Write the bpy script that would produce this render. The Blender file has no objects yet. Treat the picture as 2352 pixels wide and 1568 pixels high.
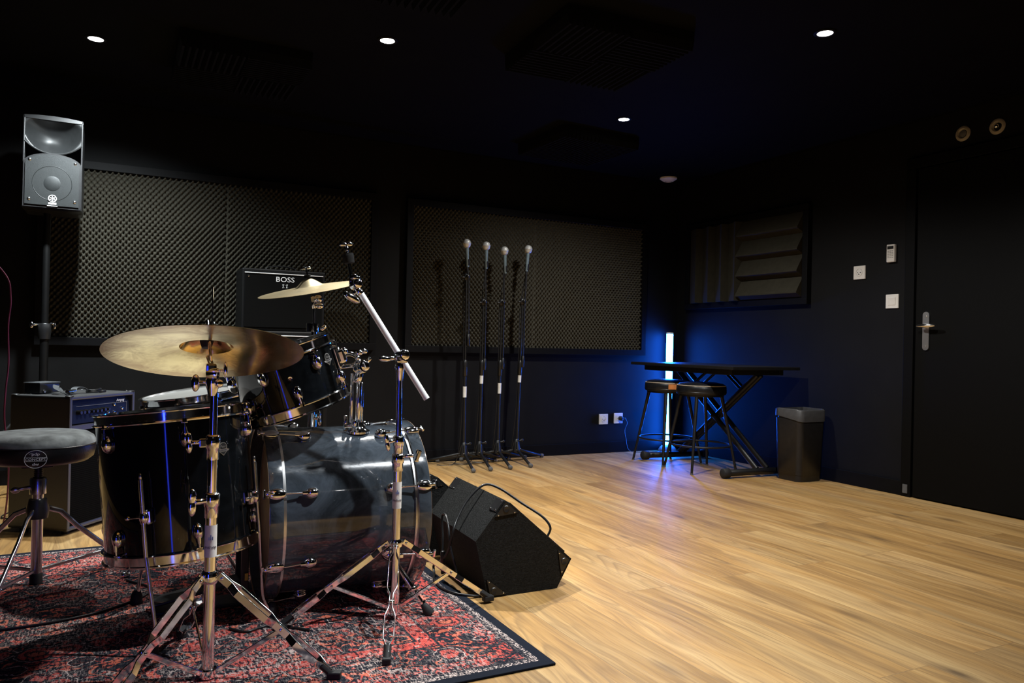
import bpy, bmesh, math, random
import numpy as np
from mathutils import Vector, Matrix

random.seed(7)
S = bpy.context.scene
COL = S.collection
PI = math.pi
R = math.radians

# ------------------------------------------------------------------ camera
CAM_H = 0.82
cd = bpy.data.cameras.new('camera')
cd.sensor_width = 36.0
cd.lens = 1767.0 / 2352.0 * 36.0
cd.clip_start = 0.05
cam = bpy.data.objects.new('camera', cd)
COL.objects.link(cam)
yaw, pitch, roll = R(-27.3), R(0.2), R(1.26)
f0 = Vector((-math.sin(yaw) * math.cos(pitch), math.cos(yaw) * math.cos(pitch), math.sin(pitch)))
r0 = Vector((math.cos(yaw), math.sin(yaw), 0))
u0 = r0.cross(f0)
rr = r0 * math.cos(roll) + u0 * math.sin(roll)
uu = -r0 * math.sin(roll) + u0 * math.cos(roll)
m = Matrix.Identity(4)
for i in range(3):
    m[i][0] = rr[i]; m[i][1] = uu[i]; m[i][2] = -f0[i]
m.translation = Vector((0, 0, CAM_H))
cam.matrix_world = m
S.camera = cam

# ------------------------------------------------------------------ world, exposure
w = bpy.data.worlds.new('world'); S.world = w; w.use_nodes = True
w.node_tree.nodes['Background'].inputs[0].default_value = (0.0, 0.0, 0.0, 1)
w.node_tree.nodes['Background'].inputs[1].default_value = 0.0
S.view_settings.view_transform = 'Standard'
S.view_settings.look = 'None'
S.view_settings.exposure = 0.0
S.view_settings.gamma = 1.0
S.view_settings.use_curve_mapping = False
CEIL = 2.14
XB = 4.05      # right wall
YA = 4.94      # far wall
# ceiling downlights: x, y, watts, full cone angle in degrees, colour, (tilt about x, about y) of the gimbal in degrees
SPOTS = [(1.034, 3.256, 240, 122, (1.0, 0.98, 0.94), (0, 0)),
         (2.590, 2.249, 118, 150, (1.0, 0.98, 0.94), (0, 0)),
         (2.596, 3.677, 95, 156, (1.0, 0.98, 0.94), (0, 0)),
         (-0.104, 3.903, 215, 122, (0.88, 0.97, 1.0), (20, 0)),
         (1.400, 1.620, 185, 90, (0.92, 0.97, 1.0), (8, 14)),
         (-0.150, -0.450, 300, 90, (1.0, 0.98, 0.94), (0, 0)),  # added lamp; lights unseen floor for the chrome to mirror
         (1.250, -0.550, 220, 84, (1.0, 0.98, 0.94), (0, 0))]  # second added lamp, more lit floor out of view for reflections

# ------------------------------------------------------------------ material helpers
def node(nt, t, **kw):
    n = nt.nodes.new(t)
    for k, v in kw.items():
        setattr(n, k, v)
    return n

def plug(nt, val, sock):
    if hasattr(val, 'is_output'):
        nt.links.new(val, sock)
    else:
        sock.default_value = val

def mth(nt, op, a, b=0.0, c=0.0):
    n = node(nt, 'ShaderNodeMath', operation=op)
    plug(nt, a, n.inputs[0]); plug(nt, b, n.inputs[1]); plug(nt, c, n.inputs[2])
    return n.outputs[0]

def ramp(nt, fac, stops, interp='LINEAR'):
    n = node(nt, 'ShaderNodeValToRGB')
    n.color_ramp.interpolation = interp
    e = n.color_ramp.elements
    while len(e) < len(stops): e.new(0.5)
    for el, (p, c) in zip(e, stops):
        el.position = p
        el.color = (*c, 1) if hasattr(c, '__len__') else (c, c, c, 1)
    plug(nt, fac, n.inputs[0])
    return n.outputs[0]

def mixc(nt, fac, a, b, blend='MIX'):
    n = node(nt, 'ShaderNodeMix', data_type='RGBA', blend_type=blend)
    plug(nt, fac, n.inputs[0])
    for v, s in ((a, n.inputs[6]), (b, n.inputs[7])):
        if hasattr(v, 'is_output'): nt.links.new(v, s)
        else: s.default_value = (*v, 1) if len(v) == 3 else v
    return n.outputs[2]

def objco(nt):
    return node(nt, 'ShaderNodeTexCoord').outputs['Object']

def mapped(nt, vec, scale=(1, 1, 1), rot=(0, 0, 0), loc=(0, 0, 0)):
    n = node(nt, 'ShaderNodeMapping')
    nt.links.new(vec, n.inputs[0])
    n.inputs['Scale'].default_value = scale
    n.inputs['Rotation'].default_value = rot
    n.inputs['Location'].default_value = loc
    return n.outputs[0]

def noise(nt, vec, scale, detail=3, rough=0.5, dist=0.0):
    n = node(nt, 'ShaderNodeTexNoise')
    nt.links.new(vec, n.inputs['Vector'])
    n.inputs['Scale'].default_value = scale
    n.inputs['Detail'].default_value = detail
    n.inputs['Roughness'].default_value = rough
    n.inputs['Distortion'].default_value = dist
    return n.outputs['Fac']

def bump(nt, h, strength=0.2, dist=0.002):
    n = node(nt, 'ShaderNodeBump')
    n.inputs['Strength'].default_value = strength
    n.inputs['Distance'].default_value = dist
    nt.links.new(h, n.inputs['Height'])
    return n.outputs[0]

def newmat(name):
    mt = bpy.data.materials.new(name); mt.use_nodes = True
    nt = mt.node_tree
    return mt, nt, nt.nodes['Principled BSDF']

def mat(name, col, rough=0.5, metal=0.0, spec=0.5, coat=0.0, coat_rough=0.03,
        var=0.12, vscale=40.0, bmp=0.0, bscale=300.0, bdist=0.001, rvar=0.0, sheen=0.0):
    mt, nt, b = newmat(name)
    co = objco(nt)
    nz = noise(nt, co, vscale, 3)
    lo = tuple(max(0, c * (1 - var)) for c in col); hi = tuple(min(1, c * (1 + var)) for c in col)
    nt.links.new(ramp(nt, nz, [(0.3, lo), (0.7, hi)]), b.inputs['Base Color'])
    b.inputs['Metallic'].default_value = metal
    b.inputs['Specular IOR Level'].default_value = spec
    b.inputs['Coat Weight'].default_value = coat
    b.inputs['Coat Roughness'].default_value = coat_rough
    b.inputs['Sheen Weight'].default_value = sheen
    if rvar:
        nt.links.new(ramp(nt, noise(nt, co, vscale * 0.5, 4), [(0.3, max(0, rough - rvar)), (0.7, rough + rvar)]), b.inputs['Roughness'])
    else:
        b.inputs['Roughness'].default_value = rough
    if bmp:
        nt.links.new(bump(nt, noise(nt, co, bscale, 2), bmp, bdist), b.inputs['Normal'])
    return mt

def emit_mat(name, col, strength):
    mt, nt, b = newmat(name)
    b.inputs['Base Color'].default_value = (0.8, 0.8, 0.8, 1)
    b.inputs['Emission Color'].default_value = (*col, 1)
    b.inputs['Emission Strength'].default_value = strength
    return mt

M = {}
M['chrome'] = mat('chrome', (0.90, 0.91, 0.93), 0.09, 1.0, var=0.03, rvar=0.03)
M['steel'] = mat('brushed_steel', (0.70, 0.71, 0.73), 0.22, 1.0, var=0.06, rvar=0.06)
M['alu'] = mat('aluminium', (0.80, 0.80, 0.80), 0.32, 1.0, var=0.05)
M['blackpaint'] = mat('black_wall_paint', (0.0046, 0.0046, 0.0050), 0.65, spec=0.15, var=0.15, vscale=6, bmp=0.15, bscale=160)
M['ceilpaint'] = mat('black_ceiling_paint', (0.0033, 0.0033, 0.0033), 0.8, spec=0.05, var=0.15, vscale=6)
M['blackwood'] = mat('black_painted_wood', (0.0035, 0.0035, 0.0042), 0.55, spec=0.12, var=0.2, bmp=0.1, bscale=90)
M['doorpaint'] = mat('black_door_paint', (0.0025, 0.0025, 0.0025), 0.55, spec=0.1, var=0.1)
M['armalu'] = mat('knurled_bright_aluminium', (0.85, 0.86, 0.87), 0.38, 0.15, var=0.05, bmp=0.3, bscale=500)
M['hornblack'] = mat('satin_horn_plastic', (0.016, 0.017, 0.0175), 0.42, spec=0.4, var=0.1)
M['black'] = mat('black_plastic', (0.012, 0.012, 0.013), 0.38, var=0.2)
M['matblack'] = mat('matt_black_metal', (0.008, 0.008, 0.0085), 0.42, var=0.2)
M['rubber'] = mat('black_rubber', (0.02, 0.02, 0.021), 0.65, spec=0.3, var=0.2, bmp=0.2)
M['binrim'] = mat('dark_grey_plastic', (0.055, 0.055, 0.057), 0.45)
M['greyrubber'] = mat('grey_rubber', (0.10, 0.10, 0.10), 0.7, spec=0.3)
M['shadedstand'] = mat('shaded_black_stand', (0.0028, 0.0028, 0.003), 0.5, spec=0.25, var=0.2)  # black darkened to put the loudspeaker's shadow into the stand
M['felt'] = mat('black_felt', (0.018, 0.018, 0.018), 0.95, spec=0.1, var=0.3, bmp=0.5, bscale=500)
M['white'] = mat('white_plastic', (0.72, 0.70, 0.66), 0.4, var=0.03)
M['cream'] = mat('cream_plastic', (0.34, 0.30, 0.22), 0.45, var=0.04)
M['greyprint'] = mat('grey_print', (0.30, 0.30, 0.29), 0.5)
M['whiteprint'] = mat('silver_print', (0.70, 0.71, 0.73), 0.4)
M['tape'] = mat('white_tape', (0.75, 0.75, 0.72), 0.6, var=0.08)
M['ink'] = mat('dark_ink', (0.03, 0.03, 0.06), 0.6)
M['blueink'] = mat('blue_ink', (0.12, 0.18, 0.42), 0.6)
M['head'] = mat('drum_head', (0.30, 0.31, 0.30), 0.45, var=0.05, vscale=12)
M['brighthead'] = mat('brightened_drum_head', (0.74, 0.74, 0.72), 0.45, var=0.05, vscale=12)  # made whiter than the other heads so the cymbal's reflection brightens
M['cloth'] = mat('grille_cloth', (0.0030, 0.0030, 0.0030), 0.85, spec=0.05, var=0.4, vscale=400, bmp=0.3, bscale=900)
M['ampblue'] = mat('blue_amp_panel', (0.003, 0.0055, 0.019), 0.5, spec=0.2, var=0.1)
M['leather'] = mat('tan_leather_tag', (0.55, 0.19, 0.045), 0.6, var=0.15)
M['stitch'] = mat('pale_stitching', (0.55, 0.47, 0.36), 0.7)
M['wire'] = mat('black_cable', (0.012, 0.012, 0.013), 0.35)
M['strap'] = mat('webbing_strap', (0.06, 0.065, 0.07), 0.55, var=0.3, bmp=0.3, bscale=700)
M['redcable'] = mat('pink_red_cable', (0.13, 0.018, 0.045), 0.4)
M['greycable'] = mat('grey_cable', (0.16, 0.20, 0.21), 0.4)
M['copper'] = mat('copper_inside', (0.30, 0.11, 0.05), 0.5)
M['shellwood'] = mat('bare_drum_wood', (0.20, 0.115, 0.055), 0.55, var=0.25, vscale=30)
M['yellow'] = mat('yellow_plastic', (0.7, 0.42, 0.04), 0.4)
M['micbody'] = mat('mic_barrel_blue_glint', (0.20, 0.27, 0.31), 0.35, 0.5)  # black barrel; the blue-grey puts in the blue light it mirrors
M['micmesh'] = mat('silver_mic_mesh', (0.50, 0.50, 0.48), 0.45, 0.4, bmp=0.3, bscale=900)
M['lens'] = emit_mat('lit_downlight_lens', (1.0, 0.99, 0.97), 40.0)
M['darkglass'] = mat('dark_display', (0.02, 0.02, 0.02), 0.2)

def lacquer(name, axis, haze, dust_haze_gain=1.0):
    mt, nt, b = newmat(name)
    co = objco(nt)
    # polished clear coat over a finely scuffed under-layer: wiping scratches run round the shell
    sc = noise(nt, mapped(nt, co, (3, 3, 14)), 9, 5, 0.65, 1.2)
    b.inputs['Specular IOR Level'].default_value = haze
    nt.links.new(ramp(nt, sc, [(0.35, 0.13), (0.7, 0.24)]), b.inputs['Roughness'])
    b.inputs['Anisotropic'].default_value = 0.8
    b.inputs['Anisotropic Rotation'].default_value = 0.25
    tg = node(nt, 'ShaderNodeTangent', direction_type='RADIAL', axis=axis)
    nt.links.new(tg.outputs[0], b.inputs['Tangent'])
    b.inputs['Coat Weight'].default_value = 1.0
    b.inputs['Coat IOR'].default_value = 1.45
    nt.links.new(ramp(nt, sc, [(0.3, 0.02), (0.75, 0.05)]), b.inputs['Coat Roughness'])
    v = node(nt, 'ShaderNodeTexVoronoi'); nt.links.new(co, v.inputs['Vector']); v.inputs['Scale'].default_value = 60
    speck = ramp(nt, v.outputs['Distance'], [(0.0, 1.0), (0.045, 0.0)])
    keep = ramp(nt, noise(nt, co, 14, 1), [(0.55, 0.0), (0.6, 1.0)])
    dust = ramp(nt, noise(nt, co, 7, 6, 0.7, 1.0), [(0.36, tuple(k * dust_haze_gain for k in (0.004, 0.005, 0.006))), (0.75, tuple(k * dust_haze_gain for k in (0.016, 0.020, 0.025)))])  # bluish dust tone, raised on the bass drum to paint in lamp haze
    nt.links.new(mixc(nt, mth(nt, 'MULTIPLY', speck, keep), dust, (0.35, 0.36, 0.38)), b.inputs['Base Color'])
    return mt
M['lacquer'] = lacquer('black_drum_lacquer', 'Z', 0.06, 0.4)
M['basslacquer'] = lacquer('black_bass_drum_lacquer', 'X', 0.34, 4.6)

def bronze(name, base, dark, rough, rim=0.2286):
    mt, nt, b = newmat(name)
    co = objco(nt)
    sx = node(nt, 'ShaderNodeSeparateXYZ'); nt.links.new(co, sx.inputs[0])
    rad = mth(nt, 'SQRT', mth(nt, 'ADD', mth(nt, 'MULTIPLY', sx.outputs[0], sx.outputs[0]), mth(nt, 'MULTIPLY', sx.outputs[1], sx.outputs[1])))
    cx = node(nt, 'ShaderNodeCombineXYZ')
    nt.links.new(mth(nt, 'MULTIPLY', rad, 1.0), cx.inputs[0])
    rings = noise(nt, mapped(nt, cx.outputs[0], (260, 1, 1)), 1.0, 3)
    ham = noise(nt, co, 26, 3, 0.6, 1.5)
    patina = noise(nt, mapped(nt, co, (1, 1, 1)), 11, 5, 0.7, 0.8)
    rimt = ramp(nt, mth(nt, 'DIVIDE', rad, rim), [(0.55, 0.0), (0.80, 0.10), (1.0, 0.22)])
    patina = mth(nt, 'ADD', patina, rimt)
    nt.links.new(mixc(nt, ramp(nt, patina, [(0.42, 0.0), (0.72, 0.8)]), base, dark), b.inputs['Base Color'])
    b.inputs['Metallic'].default_value = 1.0
    nt.links.new(ramp(nt, patina, [(0.3, rough), (0.7, rough + 0.12)]), b.inputs['Roughness'])
    h = mth(nt, 'ADD', mth(nt, 'MULTIPLY', rings, 0.25), mth(nt, 'MULTIPLY', ham, 0.8))
    nt.links.new(bump(nt, h, 0.22, 0.0015), b.inputs['Normal'])
    return mt
M['bronze'] = bronze('cymbal_bronze', (0.98, 0.78, 0.36), (0.46, 0.27, 0.10), 0.11)
M['bronze2'] = bronze('pale_cymbal_bronze', (0.36, 0.315, 0.205), (0.24, 0.19, 0.105), 0.42)

def floor_mat():
    mt, nt, b = newmat('oak_laminate')
    co = objco(nt)
    sx = node(nt, 'ShaderNodeSeparateXYZ'); nt.links.new(co, sx.inputs[0])
    cb = node(nt, 'ShaderNodeCombineXYZ')
    nt.links.new(sx.outputs[1], cb.inputs[0]); nt.links.new(sx.outputs[0], cb.inputs[1])
    br = node(nt, 'ShaderNodeTexBrick'); br.offset = 0.37; br.offset_frequency = 2
    nt.links.new(cb.outputs[0], br.inputs['Vector'])
    br.inputs['Color1'].default_value = (0, 0, 0, 1); br.inputs['Color2'].default_value = (1, 1, 1, 1)
    br.inputs['Mortar'].default_value = (0.5, 0.5, 0.5, 1)
    br.inputs['Scale'].default_value = 1.0
    br.inputs['Mortar Size'].default_value = 0.0012
    br.inputs['Mortar Smooth'].default_value = 0.2
    br.inputs['Brick Width'].default_value = 1.29
    br.inputs['Row Height'].default_value = 0.192
    pv = br.outputs['Color']
    sv = node(nt, 'ShaderNodeSeparateColor'); nt.links.new(pv, sv.inputs[0]); rnd = sv.outputs[0]
    off = node(nt, 'ShaderNodeCombineXYZ')
    nt.links.new(mth(nt, 'MULTIPLY', rnd, 7.3), off.inputs[0]); nt.links.new(mth(nt, 'MULTIPLY', rnd, 23.1), off.inputs[1])
    va = node(nt, 'ShaderNodeVectorMath', operation='ADD')
    nt.links.new(co, va.inputs[0]); nt.links.new(off.outputs[0], va.inputs[1])
    p = va.outputs[0]
    warp = noise(nt, mapped(nt, p, (3.0, 1.1, 1)), 1.0, 3, 0.5)
    wv = node(nt, 'ShaderNodeCombineXYZ'); nt.links.new(mth(nt, 'MULTIPLY', warp, 0.16), wv.inputs[0])
    vb = node(nt, 'ShaderNodeVectorMath', operation='ADD'); nt.links.new(p, vb.inputs[0]); nt.links.new(wv.outputs[0], vb.inputs[1])
    pw = vb.outputs[0]
    grain = noise(nt, mapped(nt, pw, (24, 1.25, 1)), 1.0, 6, 0.64, 0.5)
    fine = noise(nt, mapped(nt, pw, (120, 4.5, 1)), 1.0, 4, 0.6)
    broad = noise(nt, mapped(nt, pw, (5.5, 0.7, 1)), 1.0, 3, 0.5, 0.3)
    iso = mth(nt, 'FRACT', mth(nt, 'MULTIPLY', noise(nt, mapped(nt, p, (6.5, 0.75, 1)), 1.0, 1, 0.4, 0.3), 17.0))
    where = ramp(nt, noise(nt, mapped(nt, p, (4, 0.8, 1), loc=(4, 1, 0)), 1.0, 1), [(0.46, 0.0), (0.60, 1.0)])
    c1 = ramp(nt, grain, [(0.30, (0.150, 0.088, 0.036)), (0.41, (0.31, 0.180, 0.068)), (0.52, (0.50, 0.305, 0.122)), (0.66, (0.66, 0.46, 0.230))])
    c2 = mixc(nt, 0.5, c1, ramp(nt, broad, [(0.34, (0.25, 0.150, 0.068)), (0.47, (0.50, 0.295, 0.106)), (0.64, (0.63, 0.46, 0.250))]))
    rings = mth(nt, 'MULTIPLY', ramp(nt, iso, [(0.0, 0.55), (0.30, 0.10), (0.85, 0.0), (1.0, 0.55)]), where)
    c3 = mixc(nt, rings, c2, (0.20, 0.125, 0.06))
    c4 = mixc(nt, ramp(nt, fine, [(0.36, 0.45), (0.54, 0.0)]), c3, (0.24, 0.14, 0.06))
    vk = node(nt, 'ShaderNodeTexVoronoi'); nt.links.new(mapped(nt, pw, (5.6, 1.9, 1)), vk.inputs['Vector']); vk.inputs['Scale'].default_value = 1.0
    kn = ramp(nt, vk.outputs['Distance'], [(0.03, 0.85), (0.07, 0.50), (0.18, 0.0)])
    c5 = mixc(nt, kn, c4, (0.12, 0.075, 0.042))
    tint = ramp(nt, rnd, [(0.0, (0.72, 0.67, 0.56)), (0.5, (0.86, 0.82, 0.70)), (1.0, (0.96, 0.90, 0.77))])
    c6 = mixc(nt, 1.0, c5, tint, 'MULTIPLY')
    c7 = mixc(nt, mth(nt, 'MULTIPLY', br.outputs['Fac'], 0.6), c6, (0.16, 0.10, 0.05))
    nt.links.new(c7, b.inputs['Base Color'])
    nt.links.new(ramp(nt, grain, [(0.3, 0.56), (0.7, 0.44)]), b.inputs['Roughness'])
    b.inputs['Specular IOR Level'].default_value = 0.32
    nt.links.new(bump(nt, mth(nt, 'ADD', fine, mth(nt, 'MULTIPLY', br.outputs['Fac'], -1.5)), 0.12, 0.0012), b.inputs['Normal'])
    return mt
M['oak'] = floor_mat()

RUGX0, RUGX1, RUGY0, RUGY1 = -1.28, 1.022, 1.695, 3.365
def rug_mat():
    mt, nt, b = newmat('distressed_oriental_rug')
    co = objco(nt)   # rug origin = rug centre
    hx, hy = (RUGX1 - RUGX0) / 2, (RUGY1 - RUGY0) / 2
    sx = node(nt, 'ShaderNodeSeparateXYZ'); nt.links.new(co, sx.inputs[0])
    ax = mth(nt, 'ABSOLUTE', sx.outputs[0]); ay = mth(nt, 'ABSOLUTE', sx.outputs[1])
    dx = mth(nt, 'SUBTRACT', hx, ax); dy = mth(nt, 'SUBTRACT', hy, ay)
    d = mth(nt, 'MINIMUM', dx, dy)
    d = mth(nt, 'ADD', d, mth(nt, 'MULTIPLY', mth(nt, 'SUBTRACT', noise(nt, co, 60, 2), 0.5), 0.008))
    am = node(nt, 'ShaderNodeCombineXYZ'); nt.links.new(ax, am.inputs[0]); nt.links.new(ay, am.inputs[1])
    p = am.outputs[0]
    navy = (0.010, 0.013, 0.021); red = (0.50, 0.066, 0.052); orange = (0.56, 0.13, 0.075); beige = (0.58, 0.47, 0.43)
    # vines: contour lines of warped noise; flowers: ringed cells
    n1 = noise(nt, p, 7.5, 2, 0.5, 1.6)
    vine = ramp(nt, mth(nt, 'ABSOLUTE', mth(nt, 'SUBTRACT', mth(nt, 'FRACT', mth(nt, 'MULTIPLY', n1, 5.0)), 0.5)), [(0.08, 1.0), (0.12, 0.0)])
    leaf = ramp(nt, noise(nt, p, 22, 2, 0.5, 2.2), [(0.565, 0.0), (0.595, 1.0)])
    vo = node(nt, 'ShaderNodeTexVoronoi'); vo.feature = 'SMOOTH_F1'
    dst = node(nt, 'ShaderNodeVectorMath', operation='ADD')
    nz3 = node(nt, 'ShaderNodeTexNoise'); nt.links.new(p, nz3.inputs['Vector']); nz3.inputs['Scale'].default_value = 30
    scl = node(nt, 'ShaderNodeVectorMath', operation='SCALE'); nt.links.new(nz3.outputs['Color'], scl.inputs[0]); scl.inputs['Scale'].default_value = 0.022
    nt.links.new(p, dst.inputs[0]); nt.links.new(scl.outputs[0], dst.inputs[1])
    nt.links.new(dst.outputs[0], vo.inputs['Vector']); vo.inputs['Scale'].default_value = 9.0; vo.inputs['Smoothness'].default_value = 0.15
    vd = vo.outputs['Distance']
    flower = ramp(nt, vd, [(0.0, orange), (0.14, orange), (0.15, navy), (0.20, navy), (0.21, red), (0.36, red), (0.37, navy), (0.43, navy), (0.44, beige), (0.47, navy)], 'CONSTANT')
    isfl = ramp(nt, vd, [(0.0, 1.0), (0.46, 0.0)], 'CONSTANT')
    field = mixc(nt, leaf, navy, red)
    field = mixc(nt, vine, field, orange)
    field = mixc(nt, mth(nt, 'MULTIPLY', isfl, 0.85), field, flower)
    # border bands by distance from the edge
    def band(a, c):
        return mth(nt, 'MULTIPLY', mth(nt, 'GREATER_THAN', d, a), mth(nt, 'LESS_THAN', d, c))
    dash = mth(nt, 'GREATER_THAN', noise(nt, mapped(nt, co, (190, 190, 1)), 1.0, 1), 0.52)
    colr = mixc(nt, band(-1, 0.030), field, navy)
    colr = mixc(nt, band(0.030, 0.046), colr, mixc(nt, dash, navy, beige))
    colr = mixc(nt, band(0.046, 0.060), colr, navy)
    colr = mixc(nt, band(0.060, 0.092), colr, mixc(nt, ramp(nt, noise(nt, co, 48, 2, 0.5, 1.5), [(0.47, 0.0), (0.51, 1.0)]), red, navy))
    speck = ramp(nt, noise(nt, co, 75, 2), [(0.48, 0.0), (0.52, 1.0)])
    colr = mixc(nt, band(0.092, 0.108), colr, mixc(nt, speck, red, navy))
    colr = mixc(nt, band(0.225, 0.232), colr, navy)
    colr = mixc(nt, band(0.232, 0.275), colr, mixc(nt, ramp(nt, noise(nt, p, 45, 1), [(0.6, 0.0), (0.62, 0.6)]), red, beige))
    colr = mixc(nt, band(0.275, 0.284), colr, navy)
    # wear: threads showing through along warp and weft
    wa = ramp(nt, noise(nt, mapped(nt, co, (210, 40, 1)), 1.0, 3, 0.7), [(0.51, 0.0), (0.58, 1.0)])
    wb = ramp(nt, noise(nt, mapped(nt, co, (40, 210, 1), loc=(3, 5, 0)), 1.0, 3, 0.7), [(0.53, 0.0), (0.60, 1.0)])
    area = ramp(nt, noise(nt, co, 4.5, 3), [(0.40, 0.10), (0.62, 0.75)])
    inner = mth(nt, 'GREATER_THAN', d, 0.030)
    wear = mth(nt, 'MULTIPLY', mth(nt, 'MULTIPLY', mth(nt, 'MAXIMUM', wa, wb), area), inner)
    colr = mixc(nt, wear, colr, beige)
    wd = ramp(nt, noise(nt, mapped(nt, co, (130, 46, 1), loc=(9, 2, 0)), 1.0, 3, 0.7), [(0.50, 0.0), (0.58, 0.95)])
    colr = mixc(nt, mth(nt, 'MULTIPLY', wd, inner), colr, navy)
    nt.links.new(colr, b.inputs['Base Color'])
    b.inputs['Roughness'].default_value = 0.95
    b.inputs['Specular IOR Level'].default_value = 0.1
    weave = node(nt, 'ShaderNodeTexChecker'); nt.links.new(co, weave.inputs['Vector']); weave.inputs['Scale'].default_value = 330
    nt.links.new(bump(nt, mth(nt, 'ADD', weave.outputs['Fac'], noise(nt, co, 300, 2)), 0.5, 0.0015), b.inputs['Normal'])
    return mt
M['rug'] = rug_mat()

def carpet_mat():
    mt, nt, b = newmat('black_carpet_covering')
    co = objco(nt)
    n = noise(nt, mapped(nt, co, (1, 1, 1.6)), 120, 3, 0.75, 1.0)
    nt.links.new(ramp(nt, n, [(0.42, (0.0025, 0.003, 0.003)), (0.80, (0.024, 0.026, 0.026))]), b.inputs['Base Color'])
    b.inputs['Roughness'].default_value = 0.7; b.inputs['Specular IOR Level'].default_value = 0.2
    nt.links.new(bump(nt, n, 0.8, 0.003), b.inputs['Normal'])
    return mt
M['carpet'] = carpet_mat()
M['tolex'] = mat('black_tolex', (0.0030, 0.0032, 0.0035), 0.45, spec=0.25, var=0.35, vscale=220, bmp=0.3, bscale=420)
M['sheentolex'] = mat('lit_sheen_black_tolex', (0.008, 0.009, 0.0095), 0.42, spec=0.9, var=0.35, vscale=220, bmp=0.3, bscale=420, sheen=0.30)  # tolex copy lightened to put in the sheen of the lit amp top
M['vinyl'] = mat('black_vinyl', (0.008, 0.0085, 0.010), 0.36, spec=0.4, var=0.3, vscale=18, bmp=0.25, bscale=120, bdist=0.002)
M['foam'] = mat('charcoal_egg_foam', (0.052, 0.048, 0.037), 0.95, spec=0.1, var=0.15, vscale=60)
M['ceilfoam'] = mat('black_wedge_foam', (0.003, 0.0033, 0.0036), 0.95, spec=0.1)
M['diffuser'] = mat('grey_brown_foam', (0.034, 0.031, 0.022), 0.9, spec=0.1, var=0.1, vscale=30)
M['grille'] = mat('perforated_grille', (0.011, 0.0130, 0.0135), 0.5, 0.3, var=0.25, vscale=300, bmp=0.4, bscale=700)
M['throne_top'] = mat('grey_velour', (0.15, 0.165, 0.165), 0.85, spec=0.2, var=0.55, vscale=22, bmp=0.5, bscale=90, sheen=0.4)

# ------------------------------------------------------------------ mesh builder
def axis_frame(d):
    d = Vector(d).normalized()
    a = Vector((0, 0, 1)) if abs(d.z) < 0.95 else Vector((1, 0, 0))
    x = a.cross(d).normalized(); y = d.cross(x)
    return x, y, d

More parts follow.
